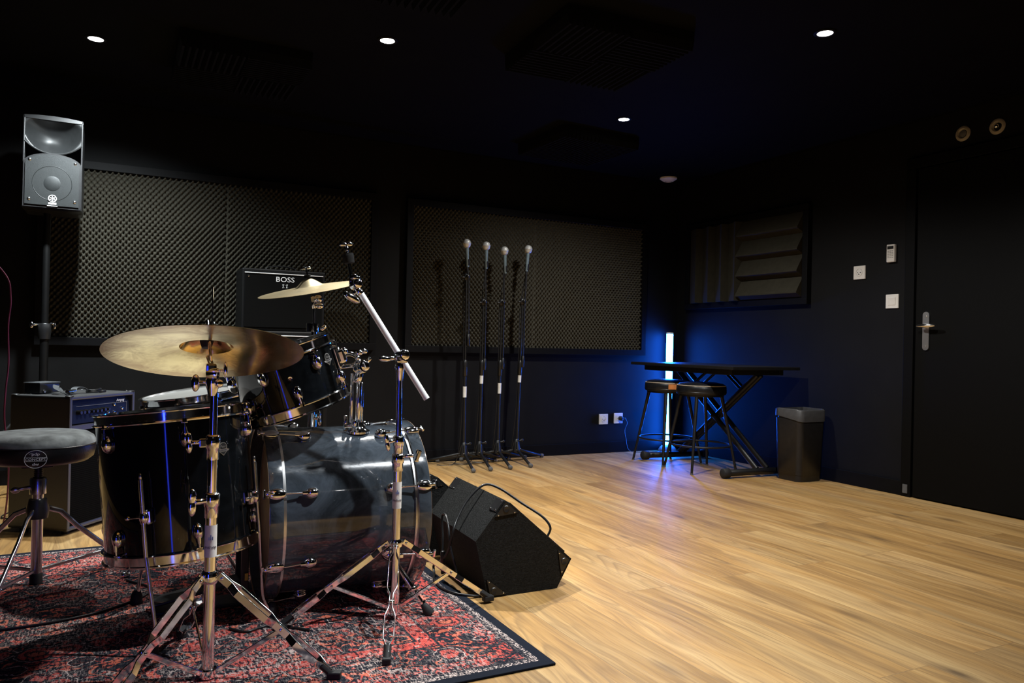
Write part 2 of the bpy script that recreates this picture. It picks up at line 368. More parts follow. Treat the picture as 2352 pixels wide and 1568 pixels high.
class B:
    def __init__(self): self.bm = bmesh.new()
    def _add(self, verts, faces, smooth=False):
        vs = [self.bm.verts.new(v) for v in verts]
        for f in faces:
            try:
                fc = self.bm.faces.new([vs[i] for i in f]); fc.smooth = smooth
            except ValueError: pass
        return vs
    def box(self, c, s, rot=None, bev=0.0):
        t = bmesh.new()
        bmesh.ops.create_cube(t, size=1)
        for v in t.verts: v.co = Vector((v.co.x * s[0], v.co.y * s[1], v.co.z * s[2]))
        if bev: bmesh.ops.bevel(t, geom=list(t.edges), offset=bev, segments=2, affect='EDGES', profile=0.6)
        Mx = rot.to_4x4() if rot is not None else Matrix.Identity(4)
        Mx = Matrix.Translation(Vector(c)) @ Mx
        self.merge(t, Mx); t.free(); return self
    def merge(self, t, Mx):
        mp = {v: self.bm.verts.new(Mx @ v.co) for v in t.verts}
        for f in t.faces:
            try:
                g = self.bm.faces.new([mp[v] for v in f.verts]); g.smooth = f.smooth
            except ValueError: pass
    def lathe(self, prof, o, d=(0, 0, 1), n=32, closed=False, a0=0.0, a1=2 * PI, smooth=True):
        """prof: list of (radius, height) along d"""
        x, y, z = axis_frame(d); o = Vector(o)
        full = abs(a1 - a0 - 2 * PI) < 1e-6
        rings = []
        k = n if full else n + 1
        for (r, h) in prof:
            if r < 1e-6:
                rings.append([self.bm.verts.new(o + z * h)])
            else:
                rings.append([self.bm.verts.new(o + z * h + (x * math.cos(a0 + (a1 - a0) * i / n) + y * math.sin(a0 + (a1 - a0) * i / n)) * r) for i in range(k)])
        pairs = list(zip(rings[:-1], rings[1:]))
        if closed: pairs.append((rings[-1], rings[0]))
        for A, C in pairs:
            for i in range(n):
                j = (i + 1) % k
                if len(A) == 1 and len(C) == 1: continue
                if len(A) == 1: f = [A[0], C[j], C[i]]
                elif len(C) == 1: f = [A[i], A[j], C[0]]
                else: f = [A[i], A[j], C[j], C[i]]
                try:
                    g = self.bm.faces.new(f); g.smooth = smooth
                except ValueError: pass
        return self
    def cyl(self, p0, p1, r, r1=None, n=16):
        p0, p1 = Vector(p0), Vector(p1); L = (p1 - p0).length; r1 = r if r1 is None else r1
        self.lathe([(0, 0), (r, 0)], p0, p1 - p0, n, smooth=False)
        self.lathe([(r, 0), (r1, L)], p0, p1 - p0, n)
        self.lathe([(r1, L), (0, L)], p0, p1 - p0, n, smooth=False)
        return self
    def rod(self, p0, p1, r, e=None, n=16):
        """cylinder with rounded ends"""
        p0, p1 = Vector(p0), Vector(p1); L = (p1 - p0).length; e = r * 0.35 if e is None else e
        self.lathe([(0, 0), (r - e, 0), (r, e), (r, L - e), (r - e, L), (0, L)], p0, p1 - p0, n)
        return self
    def ell(self, c, rad, rot=None, n=16, k=10):
        t = bmesh.new(); bmesh.ops.create_uvsphere(t, u_segments=n, v_segments=k, radius=1)
        for f in t.faces: f.smooth = True
        Mx = Matrix.Translation(Vector(c)) @ (rot.to_4x4() if rot is not None else Matrix.Identity(4)) @ Matrix.Diagonal((*rad, 1))
        self.merge(t, Mx); t.free(); return self
    def tube(self, pts, r, n=8, cap=True, closed=False):
        pts = [Vector(p) for p in pts]; rings = []
        N = len(pts); up = None
        for i, p in enumerate(pts):
            if closed: t = pts[(i + 1) % N] - pts[i - 1]
            else: t = pts[min(i + 1, N - 1)] - pts[max(i - 1, 0)]
            t.normalize()
            if up is None:
                x, y, _ = axis_frame(t)
            else:
                x = (up - t * up.dot(t))
                x = x.normalized() if x.length > 1e-6 else axis_frame(t)[0]
                y = t.cross(x)
            up = x
            rad = r[i] if hasattr(r, '__len__') else r
            rings.append([self.bm.verts.new(p + (x * math.cos(2 * PI * j / n) + y * math.sin(2 * PI * j / n)) * rad) for j in range(n)])
        pr = list(zip(rings[:-1], rings[1:]))
        if closed: pr.append((rings[-1], rings[0]))
        for A, C in pr:
            for j in range(n):
                g = self.bm.faces.new([A[j], A[(j + 1) % n], C[(j + 1) % n], C[j]]); g.smooth = True
        if cap and not closed:
            self.bm.faces.new(rings[0][::-1]); self.bm.faces.new(rings[-1])
        return self
    def bar(self, pts, side, w, t):
        """flat bar swept along pts; side = direction of thickness t, width w across"""
        pts = [Vector(p) for p in pts]; side = Vector(side).normalized(); rings = []
        N = len(pts)
        for i, p in enumerate(pts):
            tg = (pts[min(i + 1, N - 1)] - pts[max(i - 1, 0)]).normalized()
            u = side.cross(tg).normalized()
            # flat strip with half-round edges along the narrower sides
            if w >= t: cs = [(math.copysign(1, math.cos(q)) * (w / 2 - t / 2) + math.cos(q) * t / 2, math.sin(q) * t / 2) for q in (-1.5707, -0.79, 0.0, 0.79, 1.5707, 1.5709, 2.36, PI, 3.93, 4.7122)]
            else: cs = [(math.cos(q) * w / 2, math.copysign(1, math.sin(q)) * (t / 2 - w / 2) + math.sin(q) * w / 2) for q in (0.0001, 0.79, PI / 2, 2.36, PI - 0.0001, PI + 0.0001, 3.93, 4.712, 5.5, 2 * PI - 0.0001)]
            rings.append([self.bm.verts.new(p + u * a + side * b) for a, b in cs])
        for A, C in zip(rings[:-1], rings[1:]):
            for j in range(10):
                f = self.bm.faces.new([A[j], A[(j + 1) % 10], C[(j + 1) % 10], C[j]]); f.smooth = j not in (4, 9)
        self.bm.faces.new(rings[0][::-1]); self.bm.faces.new(rings[-1])
        return self
    def prism(self, poly, a, b, ox, oy, oz=None):
        """polygon points (u,v) in plane ox,oy from offset a to offset b along normal; ox,oy Vectors; oz origin"""
        ox, oy = Vector(ox), Vector(oy); nz = ox.cross(oy).normalized(); o = Vector(oz) if oz is not None else Vector((0, 0, 0))
        A = [self.bm.verts.new(o + ox * u + oy * v + nz * a) for u, v in poly]
        C = [self.bm.verts.new(o + ox * u + oy * v + nz * b) for u, v in poly]
        n = len(poly)
        for i in range(n):
            self.bm.faces.new([A[i], A[(i + 1) % n], C[(i + 1) % n], C[i]])
        self.bm.faces.new(A[::-1]); self.bm.faces.new(C)
        return self
    def torus(self, c, d, R_, r, n=48, k=8):
        x, y, z = axis_frame(d); c = Vector(c)
        pts = [c + (x * math.cos(2 * PI * i / n) + y * math.sin(2 * PI * i / n)) * R_ for i in range(n)]
        return self.tube(pts, r, k, closed=True)
    def bevel(self, off, seg=2, ang=30):
        es = [e for e in self.bm.edges if len(e.link_faces) == 2 and e.calc_face_angle(0) > R(ang)]
        bmesh.ops.bevel(self.bm, geom=es, offset=off, segments=seg, affect='EDGES', profile=0.6)
        return self
    def xf(self, Mx):
        bmesh.ops.transform(self.bm, matrix=Mx, verts=self.bm.verts); return self
    def out(self, name, m, parent=None, origin=None, label=None, recalc=True):
        """link as one mesh object; world-space vertices are stored relative to the parent/origin"""
        base = Vector(parent['_o']) if parent is not None else Vector(origin or (0, 0, 0))
        if recalc: bmesh.ops.recalc_face_normals(self.bm, faces=self.bm.faces)
        bmesh.ops.translate(self.bm, vec=-base, verts=self.bm.verts)
        for ed in self.bm.edges:
            if len(ed.link_faces) == 2 and ed.calc_face_angle(0) > R(48): ed.smooth = False
        me = bpy.data.meshes.new(name); self.bm.to_mesh(me); self.bm.free()
        o = bpy.data.objects.new(name, me); COL.objects.link(o)
        me.materials.append(M[m] if isinstance(m, str) else m)
        if parent is not None:
            o.parent = parent; o['_o'] = tuple(base)
        else:
            o.location = base; o['_o'] = tuple(base)
        if label: o['label'] = label
        return o

def tag(o, label, cat, group=None, kind=None):
    o['label'] = label; o['category'] = cat
    if group: o['group'] = group
    if kind: o['kind'] = kind
    return o

def thing(name, loc, label, cat, group=None):
    o = bpy.data.objects.new(name, None); COL.objects.link(o)
    o.empty_display_size = 0.05
    o.location = loc; o['_o'] = tuple(loc)
    return tag(o, label, cat, group)

def struct(o):
    o['kind'] = 'structure'; return o

_text_cache = {}
def text_bm(s, size, extrude=0.0006):
    cu = bpy.data.curves.new('lettering', 'FONT'); cu.body = s; cu.size = size; cu.extrude = extrude
    cu.align_x = 'CENTER'; cu.align_y = 'CENTER'; cu.resolution_u = 3
    ob = bpy.data.objects.new('lettering', cu); COL.objects.link(ob)
    dg = bpy.context.evaluated_depsgraph_get(); dg.update()
    me = bpy.data.meshes.new_from_object(ob.evaluated_get(dg))
    t = bmesh.new(); t.from_mesh(me)
    bpy.data.objects.remove(ob); bpy.data.curves.remove(cu); bpy.data.meshes.remove(me)
    return t

def add_text(b, s, size, c, right, up, extrude=0.0006, sx=1.0, shear=0.0, curve_r=0.0):
    t = text_bm(s, size, extrude)
    right = Vector(right).normalized(); up = Vector(up).normalized(); nn = right.cross(up)
    c = Vector(c)
    for v in t.verts:
        x, y, z = v.co.x * sx + v.co.y * shear, v.co.y, v.co.z
        if curve_r:
            a = x / curve_r
            v.co = c + right * (math.sin(a) * (curve_r + z)) + nn * ((curve_r + z) * math.cos(a) - curve_r) + up * y
        else:
            v.co = c + right * x + up * y + nn * z
    b.merge(t, Matrix.Identity(4)); t.free()

def smooth_path(pts, k=8):
    """Catmull-Rom through pts"""
    P = [Vector(p) for p in pts]; P = [P[0] * 2 - P[1]] + P + [P[-1] * 2 - P[-2]]
    out = []
    for i in range(1, len(P) - 2):
        for j in range(k):
            t = j / k
            a, b_, c, d = P[i - 1], P[i], P[i + 1], P[i + 2]
            out.append(0.5 * ((2 * b_) + (c - a) * t + (2 * a - 5 * b_ + 4 * c - d) * t * t + (3 * b_ - a - 3 * c + d) * t ** 3))
    out.append(P[-2])
    return out

# ================================================================== ROOM
XL, YB = -1.45, -1.2
b = B(); b.box(((XL + XB) / 2, (YB + YA) / 2, -0.05), (XB - XL + 0.2, YA - YB + 0.2, 0.1))
struct(b.out('floor', 'oak'))
b = B(); b.box(((XL + XB) / 2, (YB + YA) / 2, CEIL + 0.05), (XB - XL + 0.2, YA - YB + 0.2, 0.1))
struct(b.out('ceiling', 'ceilpaint'))
b = B(); b.box(((XL + XB) / 2, YA + 0.05, CEIL / 2), (XB - XL + 0.2, 0.1, CEIL)); struct(b.out('wall_far', 'blackpaint'))
b = B(); b.box((XB + 0.05, (YB + YA) / 2, CEIL / 2), (0.1, YA - YB, CEIL)); struct(b.out('wall_right', 'blackpaint'))
b = B(); b.box((XL - 0.05, (YB + YA) / 2, CEIL / 2), (0.1, YA - YB, CEIL)); struct(b.out('wall_left', 'blackpaint'))
b = B(); b.box(((XL + XB) / 2, YB - 0.05, CEIL / 2), (XB - XL + 0.2, 0.1, CEIL)); struct(b.out('wall_near', 'blackpaint'))
b = B(); b.box(((XL + XB) / 2, YA - 0.007, 0.042), (XB - XL, 0.014, 0.084), bev=0.003); struct(b.out('baseboard_far', 'blackwood'))
b = B(); b.box((XB - 0.007, (2.90 + YA - 0.014) / 2, 0.042), (0.014, YA - 0.014 - 2.90, 0.084), bev=0.003); struct(b.out('baseboard_right', 'blackwood'))
# door in the right wall: frame strip + leaf + handle
b = B(); b.box((XB - 0.012, 2.868, 0.935), (0.024, 0.06, 1.87), bev=0.003)
b.box((XB - 0.012, 1.86, 0.935), (0.024, 0.06, 1.87), bev=0.003)
b.box((XB - 0.012, 2.364, 1.90), (0.024, 1.07, 0.06), bev=0.003)
struct(b.out('trim_1', 'doorpaint'))
door = B().box((XB - 0.010, 2.362, 0.936), (0.020, 0.930, 1.856), bev=0.003).out('door_1', 'doorpaint', origin=(XB, 2.362, 0))
struct(door)
b = B()
poly = [(0.019 * math.cos(a), 0.089 + 0.019 * math.sin(a)) for a in np.linspace(0, PI, 9)] + [(0.019 * math.cos(a), -0.089 + 0.019 * math.sin(a)) for a in np.linspace(PI, 2 * PI, 9)]
b.prism(poly, 0, 0.007, (0, -1, 0), (0, 0, 1), (XB - 0.0205, 2.760, 0.944)); b.bevel(0.0015)
for dz in (-0.085, 0.082): b.cyl((XB - 0.027, 2.760, 0.944 + dz), (XB - 0.029, 2.760, 0.944 + dz), 0.004)
plate = b.out('handle_plate', 'alu', door, label='brushed silver door plate')
b = B(); b.rod((XB - 0.028, 2.760, 0.972), (XB - 0.062, 2.760, 0.972), 0.009)
b.lathe([(0, -0.022), (0.006, -0.02), (0.0095, 0.0), (0.0105, 0.03), (0.008, 0.075), (0.0055, 0.088), (0, 0.09)], (XB - 0.062, 2.770, 0.972), (0, -1, 0.02), 14)
b.out('door_handle', 'chrome', door, label='shiny lever handle')
b = B(); b.box((XB - 0.026, 2.868, 0.045), (0.006, 0.03, 0.05), bev=0.002); b.out('floor_bracket', 'greyrubber', door)

# ------------------------------------------------------------------ downlights
VIS = ['round ceiling downlight above the middle of the drum kit',
       'round ceiling downlight nearest the door wall',
       'round ceiling downlight beyond the big foam square, toward the bar table',
       'round ceiling downlight above the loudspeaker corner',
       'round ceiling downlight over the front of the rug, above the viewpoint\'s frame',
       'added unseen ceiling downlight behind the viewpoint, on its left',
       'added unseen ceiling downlight behind the viewpoint, on its right']
for i, (x, y, wt, cone, colr, tilt) in enumerate(SPOTS):
    t = thing('downlight', (x, y, CEIL), VIS[i], 'ceiling light', 'recessed ceiling downlights')
    B().lathe([(0.031, 0.0), (0.043, -0.0005), (0.045, -0.003), (0.040, -0.006), (0.032, -0.005), (0.031, 0.0)], (x, y, CEIL), (0, 0, 1), 40).out('trim_ring', 'blackwood', t)
    B().lathe([(0, -0.0015), (0.020, -0.002), (0.031, -0.003), (0.031, 0.002), (0, 0.002)], (x, y, CEIL), (0, 0, 1), 40).out('lit_lens', 'lens', t)
    ld = bpy.data.lights.new('downlight_lamp', 'SPOT'); ld.energy = wt; ld.color = colr
    ld.spot_size = R(cone); ld.spot_blend = 1.0 if cone < 130 else 0.75; ld.shadow_soft_size = 0.028
    lo = bpy.data.objects.new('downlight_lamp', ld); COL.objects.link(lo); lo.location = (0, 0, -0.035); lo.rotation_euler = (R(tilt[0]), R(tilt[1]), 0); lo.parent = t

# ------------------------------------------------------------------ acoustic panels
def egg_panel(name, x0, x1, z0, z1, label, seams):
    t = thing(name, ((x0 + x1) / 2, YA, z0), label, 'acoustic panel', 'egg foam panels on the far wall')
    fw, fd = 0.045, 0.050
    b = B()
    b.box(((x0 + x1) / 2, YA - fd / 2, z0 - fw / 2), (x1 - x0 + 2 * fw, fd, fw), bev=0.002)
    b.box(((x0 + x1) / 2, YA - fd / 2, z1 + fw / 2), (x1 - x0 + 2 * fw, fd, fw), bev=0.002)
    b.box((x0 - fw / 2, YA - fd / 2, (z0 + z1) / 2), (fw, fd, z1 - z0), bev=0.002)
    b.box((x1 + fw / 2, YA - fd / 2, (z0 + z1) / 2), (fw, fd, z1 - z0), bev=0.002)
    b.out('frame', 'blackwood', t)
    px, pz = 0.0300, 0.0355      # spacing of the bumps
    sub = 6
    nx = int((x1 - x0) / (px / sub)); nz = int((z1 - z0) / (pz / sub))
    xs = np.linspace(x0, x1, nx + 1); zs = np.linspace(z0, z1, nz + 1)
    X, Z = np.meshgrid(xs, zs)
    h = 0.5 + 0.5 * np.cos(2 * PI * X / px) * np.cos(2 * PI * Z / pz) * 1.0
    # two interleaved lattices -> pointed studs in a quincunx
    a1 = (0.5 + 0.5 * np.cos(2 * PI * X / px)) * (0.5 + 0.5 * np.cos(2 * PI * Z / pz))
    a2 = (0.5 - 0.5 * np.cos(2 * PI * X / px)) * (0.5 - 0.5 * np.cos(2 * PI * Z / pz))
    h = np.clip(a1 + a2, 0, 1) ** 1.15
    for s in seams:
        h *= 1 - 0.75 * np.exp(-((X - s) / 0.005) ** 2)
    Y = YA - 0.010 - 0.038 * h
    V = np.stack([X - (x0 + x1) / 2, Y - YA, Z - z0], -1).reshape(-1, 3)
    i = np.arange(nx); j = np.arange(nz)
    I, J = np.meshgrid(i, j); q = (J * (nx + 1) + I).reshape(-1)
    F = np.stack([q, q + 1, q + nx + 2, q + nx + 1], -1)
    me = bpy.data.meshes.new('foam')
    me.vertices.add(len(V)); me.vertices.foreach_set('co', V.reshape(-1))
    me.loops.add(F.size); me.loops.foreach_set('vertex_index', F.reshape(-1))
    me.polygons.add(len(F)); me.polygons.foreach_set('loop_start', np.arange(0, F.size, 4)); me.polygons.foreach_set('loop_total', np.full(len(F), 4))
    me.update(); me.validate()
    me.polygons.foreach_set('use_smooth', np.ones(len(F), bool))
    me.materials.append(M['foam'])
    o = bpy.data.objects.new('foam', me); COL.objects.link(o); o.parent = t
    return t
egg_panel('acoustic_panel', -0.345, 1.475, 0.805, 1.743, 'long studded foam panel behind the loudspeaker and drum kit', (0.58,))
egg_panel('acoustic_panel', 1.765, 3.665, 0.797, 1.737, 'long studded foam panel behind the microphone stands', (2.71,))

# stepped foam absorber on the right wall
t = thing('foam_absorber', (XB, 4.19, 1.17), 'framed grey foam absorber with vertical and horizontal wedges, right wall', 'acoustic panel')
y0, y1, z0, z1 = 4.755, 3.632, 1.170, 1.742
ym = (y0 + y1) / 2
b = B(); fw, fd = 0.045, 0.04
b.box((XB - fd / 2, ym, z0 - fw / 2), (fd, y0 - y1 + 2 * fw, fw), bev=0.002); b.box((XB - fd / 2, ym, z1 + fw / 2), (fd, y0 - y1 + 2 * fw, fw), bev=0.002)
b.box((XB - fd / 2, y0 + fw / 2, (z0 + z1) / 2), (fd, fw, z1 - z0), bev=0.002); b.box((XB - fd / 2, y1 - fw / 2, (z0 + z1) / 2), (fd, fw, z1 - z0), bev=0.002)
b.out('frame', 'blackwood', t)
b = B()
n = 4; dp, bk = 0.085, 0.022
poly = [(0, 0)]
L = (y0 - ym) / n
for k in range(n):
    poly += [(k * L, bk), ((k + 0.93) * L, dp)]
poly += [(n * L, bk), (n * L, 0)]
# u runs from the corner toward the door (-y), v out of the wall (-x), extruded in z
A = [Vector((XB - 0.003 - v, y0 - u, z0)) for u, v in poly]; Cc = [p + Vector((0, 0, z1 - z0)) for p in A]
va = [b.bm.verts.new(p) for p in A]; vc = [b.bm.verts.new(p) for p in Cc]
for i in range(len(A)): b.bm.faces.new([va[i], va[(i + 1) % len(A)], vc[(i + 1) % len(A)], vc[i]])
b.bm.faces.new(va); b.bm.faces.new(vc[::-1])
b.out('foam_tile', 'diffuser', t, label='tile with vertical wedges')
b = B(); L = (z1 - z0) / n
poly = [(0, 0)]
for k in range(n):
    poly += [(k * L, bk), ((k + 0.74) * L, dp), ((k + 0.80) * L, dp)]
poly += [(n * L, bk), (n * L, 0)]
A = [Vector((XB - 0.003 - v, ym, z1 - u)) for u, v in poly]; Cc = [p + Vector((0, y1 - ym, 0)) for p in A]
va = [b.bm.verts.new(p) for p in A]; vc = [b.bm.verts.new(p) for p in Cc]
for i in range(len(A)): b.bm.faces.new([va[i], va[(i + 1) % len(A)], vc[(i + 1) % len(A)], vc[i]])
b.bm.faces.new(va); b.bm.faces.new(vc[::-1])
b.out('foam_tile', 'diffuser', t, label='tile with horizontal wedges')

# wedge-foam squares on the ceiling
def ceiling_foam(cx, cy, s, rot, label):
    t = thing('ceiling_foam', (cx, cy, CEIL), label, 'acoustic panel', 'wedge foam squares on the ceiling')
    Mz = Matrix.Translation((cx, cy, CEIL)) @ Matrix.Rotation(rot, 4, 'Z')
    h = s / 2
    for qi, (qx, qy) in enumerate(((-1, -1), (1, -1), (1, 1), (-1, 1))):
        b = B(); nr = 10; L = h / nr
        poly = [(0, 0)]
        for k in range(nr): poly += [(k * L, -0.040), ((k + 0.35) * L, -0.078), ((k + 0.65) * L, -0.078)]
        poly += [(h, -0.040), (h, 0)]
        x0 = min(0, qx * h); yy0 = min(0, qy * h)
        if qi % 2 == 0: A = [Vector((x0 + u, yy0, v)) for u, v in poly]; ex = Vector((0, h, 0))
        else: A = [Vector((x0, yy0 + u, v)) for u, v in poly]; ex = Vector((h, 0, 0))
        va = [b.bm.verts.new(Mz @ p) for p in A]; vc = [b.bm.verts.new(Mz @ (p + ex)) for p in A]
        for i in range(len(A)): b.bm.faces.new([va[i], va[(i + 1) % len(A)], vc[(i + 1) % len(A)], vc[i]])
        b.bm.faces.new(va); b.bm.faces.new(vc[::-1])
        b.out('foam_tile', 'ceilfoam', t)
ceiling_foam(1.84, 2.83, 0.60, R(-3), 'dark wedge foam square on the ceiling, largest in view')
ceiling_foam(2.62, 4.22, 0.56, R(2), 'dark wedge foam square on the ceiling beyond the far downlight')
ceiling_foam(0.82, 2.45, 0.60, R(-3), 'dark wedge foam square on the ceiling cut by the top edge')
ceiling_foam(0.50, 3.85, 0.56, R(0), 'dark wedge foam square on the ceiling between the two left downlights')

# smoke detector, air valves
t = thing('smoke_detector', (3.80, 4.77, CEIL), 'flat white disc on the ceiling near the far corner', 'smoke detector')
B().lathe([(0, -0.028), (0.020, -0.028), (0.023, -0.032), (0.034, -0.030), (0.055, -0.018), (0.066, -0.010), (0.066, 0), (0, 0)], (3.80, 4.77, CEIL), (0, 0, 1), 40).out('body', 'white', t)
B().torus((3.80, 4.77, CEIL - 0.0295), (0, 0, 1), 0.027, 0.0025, 36, 6).out('vent_slot', 'ink', t)
for (y, z, lb, inner) in ((2.583, 2.010, 'round cream air valve high on the right wall, left of the pair', 0), (2.401, 2.005, 'round air valve with a shiny core high on the right wall, right of the pair', 1)):
    t = thing('air_valve', (XB, y, z), lb, 'air vent', 'air valves on the right wall')
    B().lathe([(0.020, 0.0), (0.040, 0.0), (0.0415, 0.004), (0.036, 0.010), (0.027, 0.011), (0.023, 0.006), (0.020, 0.0)], (XB, y, z), (-1, 0, 0), 36).out('rim', 'cream', t)
    if inner:
        B().lathe([(0, 0.022), (0.006, 0.021), (0.012, 0.012), (0.010, 0.004), (0, 0.003)], (XB, y, z), (-1, 0, 0), 24).out('core', 'chrome', t)
    else:
        B().lathe([(0, 0.007), (0.013, 0.007), (0.019, 0.005), (0.019, 0.002), (0, 0.002)], (XB, y, z), (-1, 0, 0), 24).out('core', 'greyrubber', t)

# ------------------------------------------------------------------ sockets, switch, remote
def socket(c, right, nrm, label, cat='wall socket', group=None, s=0.080):
    t = thing('wall_socket', c, label, cat, group)
    c, right, nrm = Vector(c), Vector(right), Vector(nrm); up = Vector((0, 0, 1))
    rot = Matrix((right, up, nrm)).transposed()
    B().box(c + nrm * 0.005, (s, s, 0.010), rot, bev=0.003).out('cover_plate', 'white', t)
    B().lathe([(0.024, 0.0105), (0.0225, 0.0118), (0.021, 0.0105), (0.0195, 0.006)], c, nrm, 32).out('socket_well', 'white', t)
    b = B(); b.lathe([(0, 0.0112), (0.020, 0.0108)], c, nrm, 32); b.out('socket_face', 'white', t)
    b = B()
    for dx in (-0.0095, 0.0095): b.cyl(c + nrm * 0.011 + right * dx, c + nrm * 0.0122 + right * dx, 0.003, n=10)
    b.cyl(c + nrm * 0.011 - up * 0.010, c + nrm * 0.018 - up * 0.010, 0.0022, n=10)
    b.out('contact', 'ink', t)
    return t
socket((3.353, YA, 0.259), (1, 0, 0), (0, -1, 0), 'white wall socket with nothing plugged in, low on the far wall', group='wall sockets')
socket((3.491, YA, 0.263), (1, 0, 0), (0, -1, 0), 'white wall socket with a black plug, low on the far wall', group='wall sockets')
t = thing('power_plug', (3.491, YA - 0.0115, 0.263), 'black power plug and thin lead in the far wall socket', 'plug')
b = B(); b.rod((3.497, YA - 0.0125, 0.263), (3.500, YA - 0.048, 0.263), 0.0175, n=18); b.rod((3.500, YA - 0.040, 0.263), (3.535, YA - 0.044, 0.262), 0.007)
b.out('plug_body', 'black', t)
b = B(); b.tube(smooth_path([(3.535, YA - 0.044, 0.262), (3.548, YA - 0.045, 0.225), (3.530, YA - 0.04, 0.17), (3.545, YA - 0.04, 0.10), (3.56, YA - 0.045, 0.03), (3.60, YA - 0.06, 0.004), (3.70, YA - 0.10, 0.004), (3.78, 4.82, 0.004), (3.85, 4.85, 0.006)]), 0.0022, 6)
b.out('cord', 'wire', t)
t = socket((XB, 3.214, 1.305), (0, -1, 0), (-1, 0, 0), 'white wall socket beside the foam absorber, at switch height', s=0.082)
t = thing('light_switch', (XB, 2.987, 1.120), 'square white light switch below the remote control', 'light switch')
rotx = Matrix((Vector((0, -1, 0)), Vector((0, 0, 1)), Vector((-1, 0, 0)))).transposed()
B().box((XB - 0.005, 2.987, 1.120), (0.082, 0.082, 0.010), rotx, bev=0.003).out('cover_plate', 'white', t)
B().box((XB - 0.0112, 2.987, 1.120), (0.046, 0.046, 0.005), rotx @ Matrix.Rotation(R(3), 3, 'X'), bev=0.0015).out('rocker', 'white', t)
t = thing('remote_control', (XB, 2.995, 1.400), 'white handheld remote in a holder above the light switch', 'remote control')
B().box((XB - 0.011, 2.995, 1.402), (0.052, 0.104, 0.020), rotx, bev=0.004).out('body', 'white', t)
B().box((XB - 0.0215, 2.995, 1.435), (0.040, 0.018, 0.002), rotx, bev=0.0005).out('display', 'darkglass', t)
for r_ in range(5):
    for k in range(3):
        B().box((XB - 0.0215, 2.995 + (k - 1) * 0.0135, 1.415 - r_ * 0.0095), (0.0095, 0.0042, 0.002), rotx, bev=0.0006).out('button', 'greyprint', t)

# ================================================================== RUG
b = B(); b.box(((RUGX0 + RUGX1) / 2, (RUGY0 + RUGY1) / 2, 0.0035), (RUGX1 - RUGX0, RUGY1 - RUGY0, 0.006), bev=0.002)
rug = b.out('rug', 'rug', origin=((RUGX0 + RUGX1) / 2, (RUGY0 + RUGY1) / 2, 0))
tag(rug, 'red and navy worn oriental rug under the drum kit', 'rug')

# ================================================================== DRUM PARTS
def ring_pt(c, ax, rad, ang):
    """point on the circle round axis; ang measured so that 0 = toward +x-ish frame"""
    x, y, z = axis_frame(ax)
    return Vector(c) + (x * math.cos(ang) + y * math.sin(ang)) * rad, (x * math.cos(ang) + y * math.sin(ang))

def hoop(b, c, ax, r, h, flip=1):
    """flanged triple hoop: c centre of the shell-side edge, grows along ax*flip"""
    a = Vector(ax).normalized() * flip
    b.lathe([(r - 0.004, 0.0), (r + 0.004, -0.001), (r + 0.005, 0.002), (r - 0.002, 0.005), (r - 0.002, h - 0.004), (r + 0.004, h - 0.001), (r + 0.004, h + 0.0015), (r - 0.005, h + 0.001), (r - 0.006, 0.0)], c, a, 72, closed=True)

def lug(parent, c, ax, r, ang, hpos, direction, rodlen, size=1.0):
    """teardrop lug on the shell, tension rod running to the hoop"""
    x, y, z = axis_frame(ax)
    n = x * math.cos(ang) + y * math.sin(ang); tng = z.cross(n)
    p = Vector(c) + n * r + z * hpos
    rot = Matrix((tng, z, n)).transposed()
    b = B()
    b.ell(p + n * 0.004, (0.0135 * size, 0.024 * size, 0.017 * size), rot, 16, 10)
    b.cyl(p + n * 0.013 + z * direction * 0.010, p + n * 0.013 + z * direction * 0.030 * size, 0.0058 * size, 0.0048 * size, 12)
    o = b.out('lug', 'chrome', parent)
    b = B()
    b.cyl(p + n * 0.013 + z * direction * 0.026, p + n * 0.012 + z * direction * rodlen, 0.0028, n=10)
    b.cyl(p + n * 0.012 + z * direction * (rodlen - 0.004), p + n * 0.012 + z * direction * (rodlen + 0.006), 0.0058, n=6)
    b.box(p + n * 0.007 + z * direction * (rodlen - 0.004), (0.016, 0.004, 0.016), Matrix((tng, z, n)).transposed(), bev=0.001)
    b.out('tension_rod', 'chrome', o)

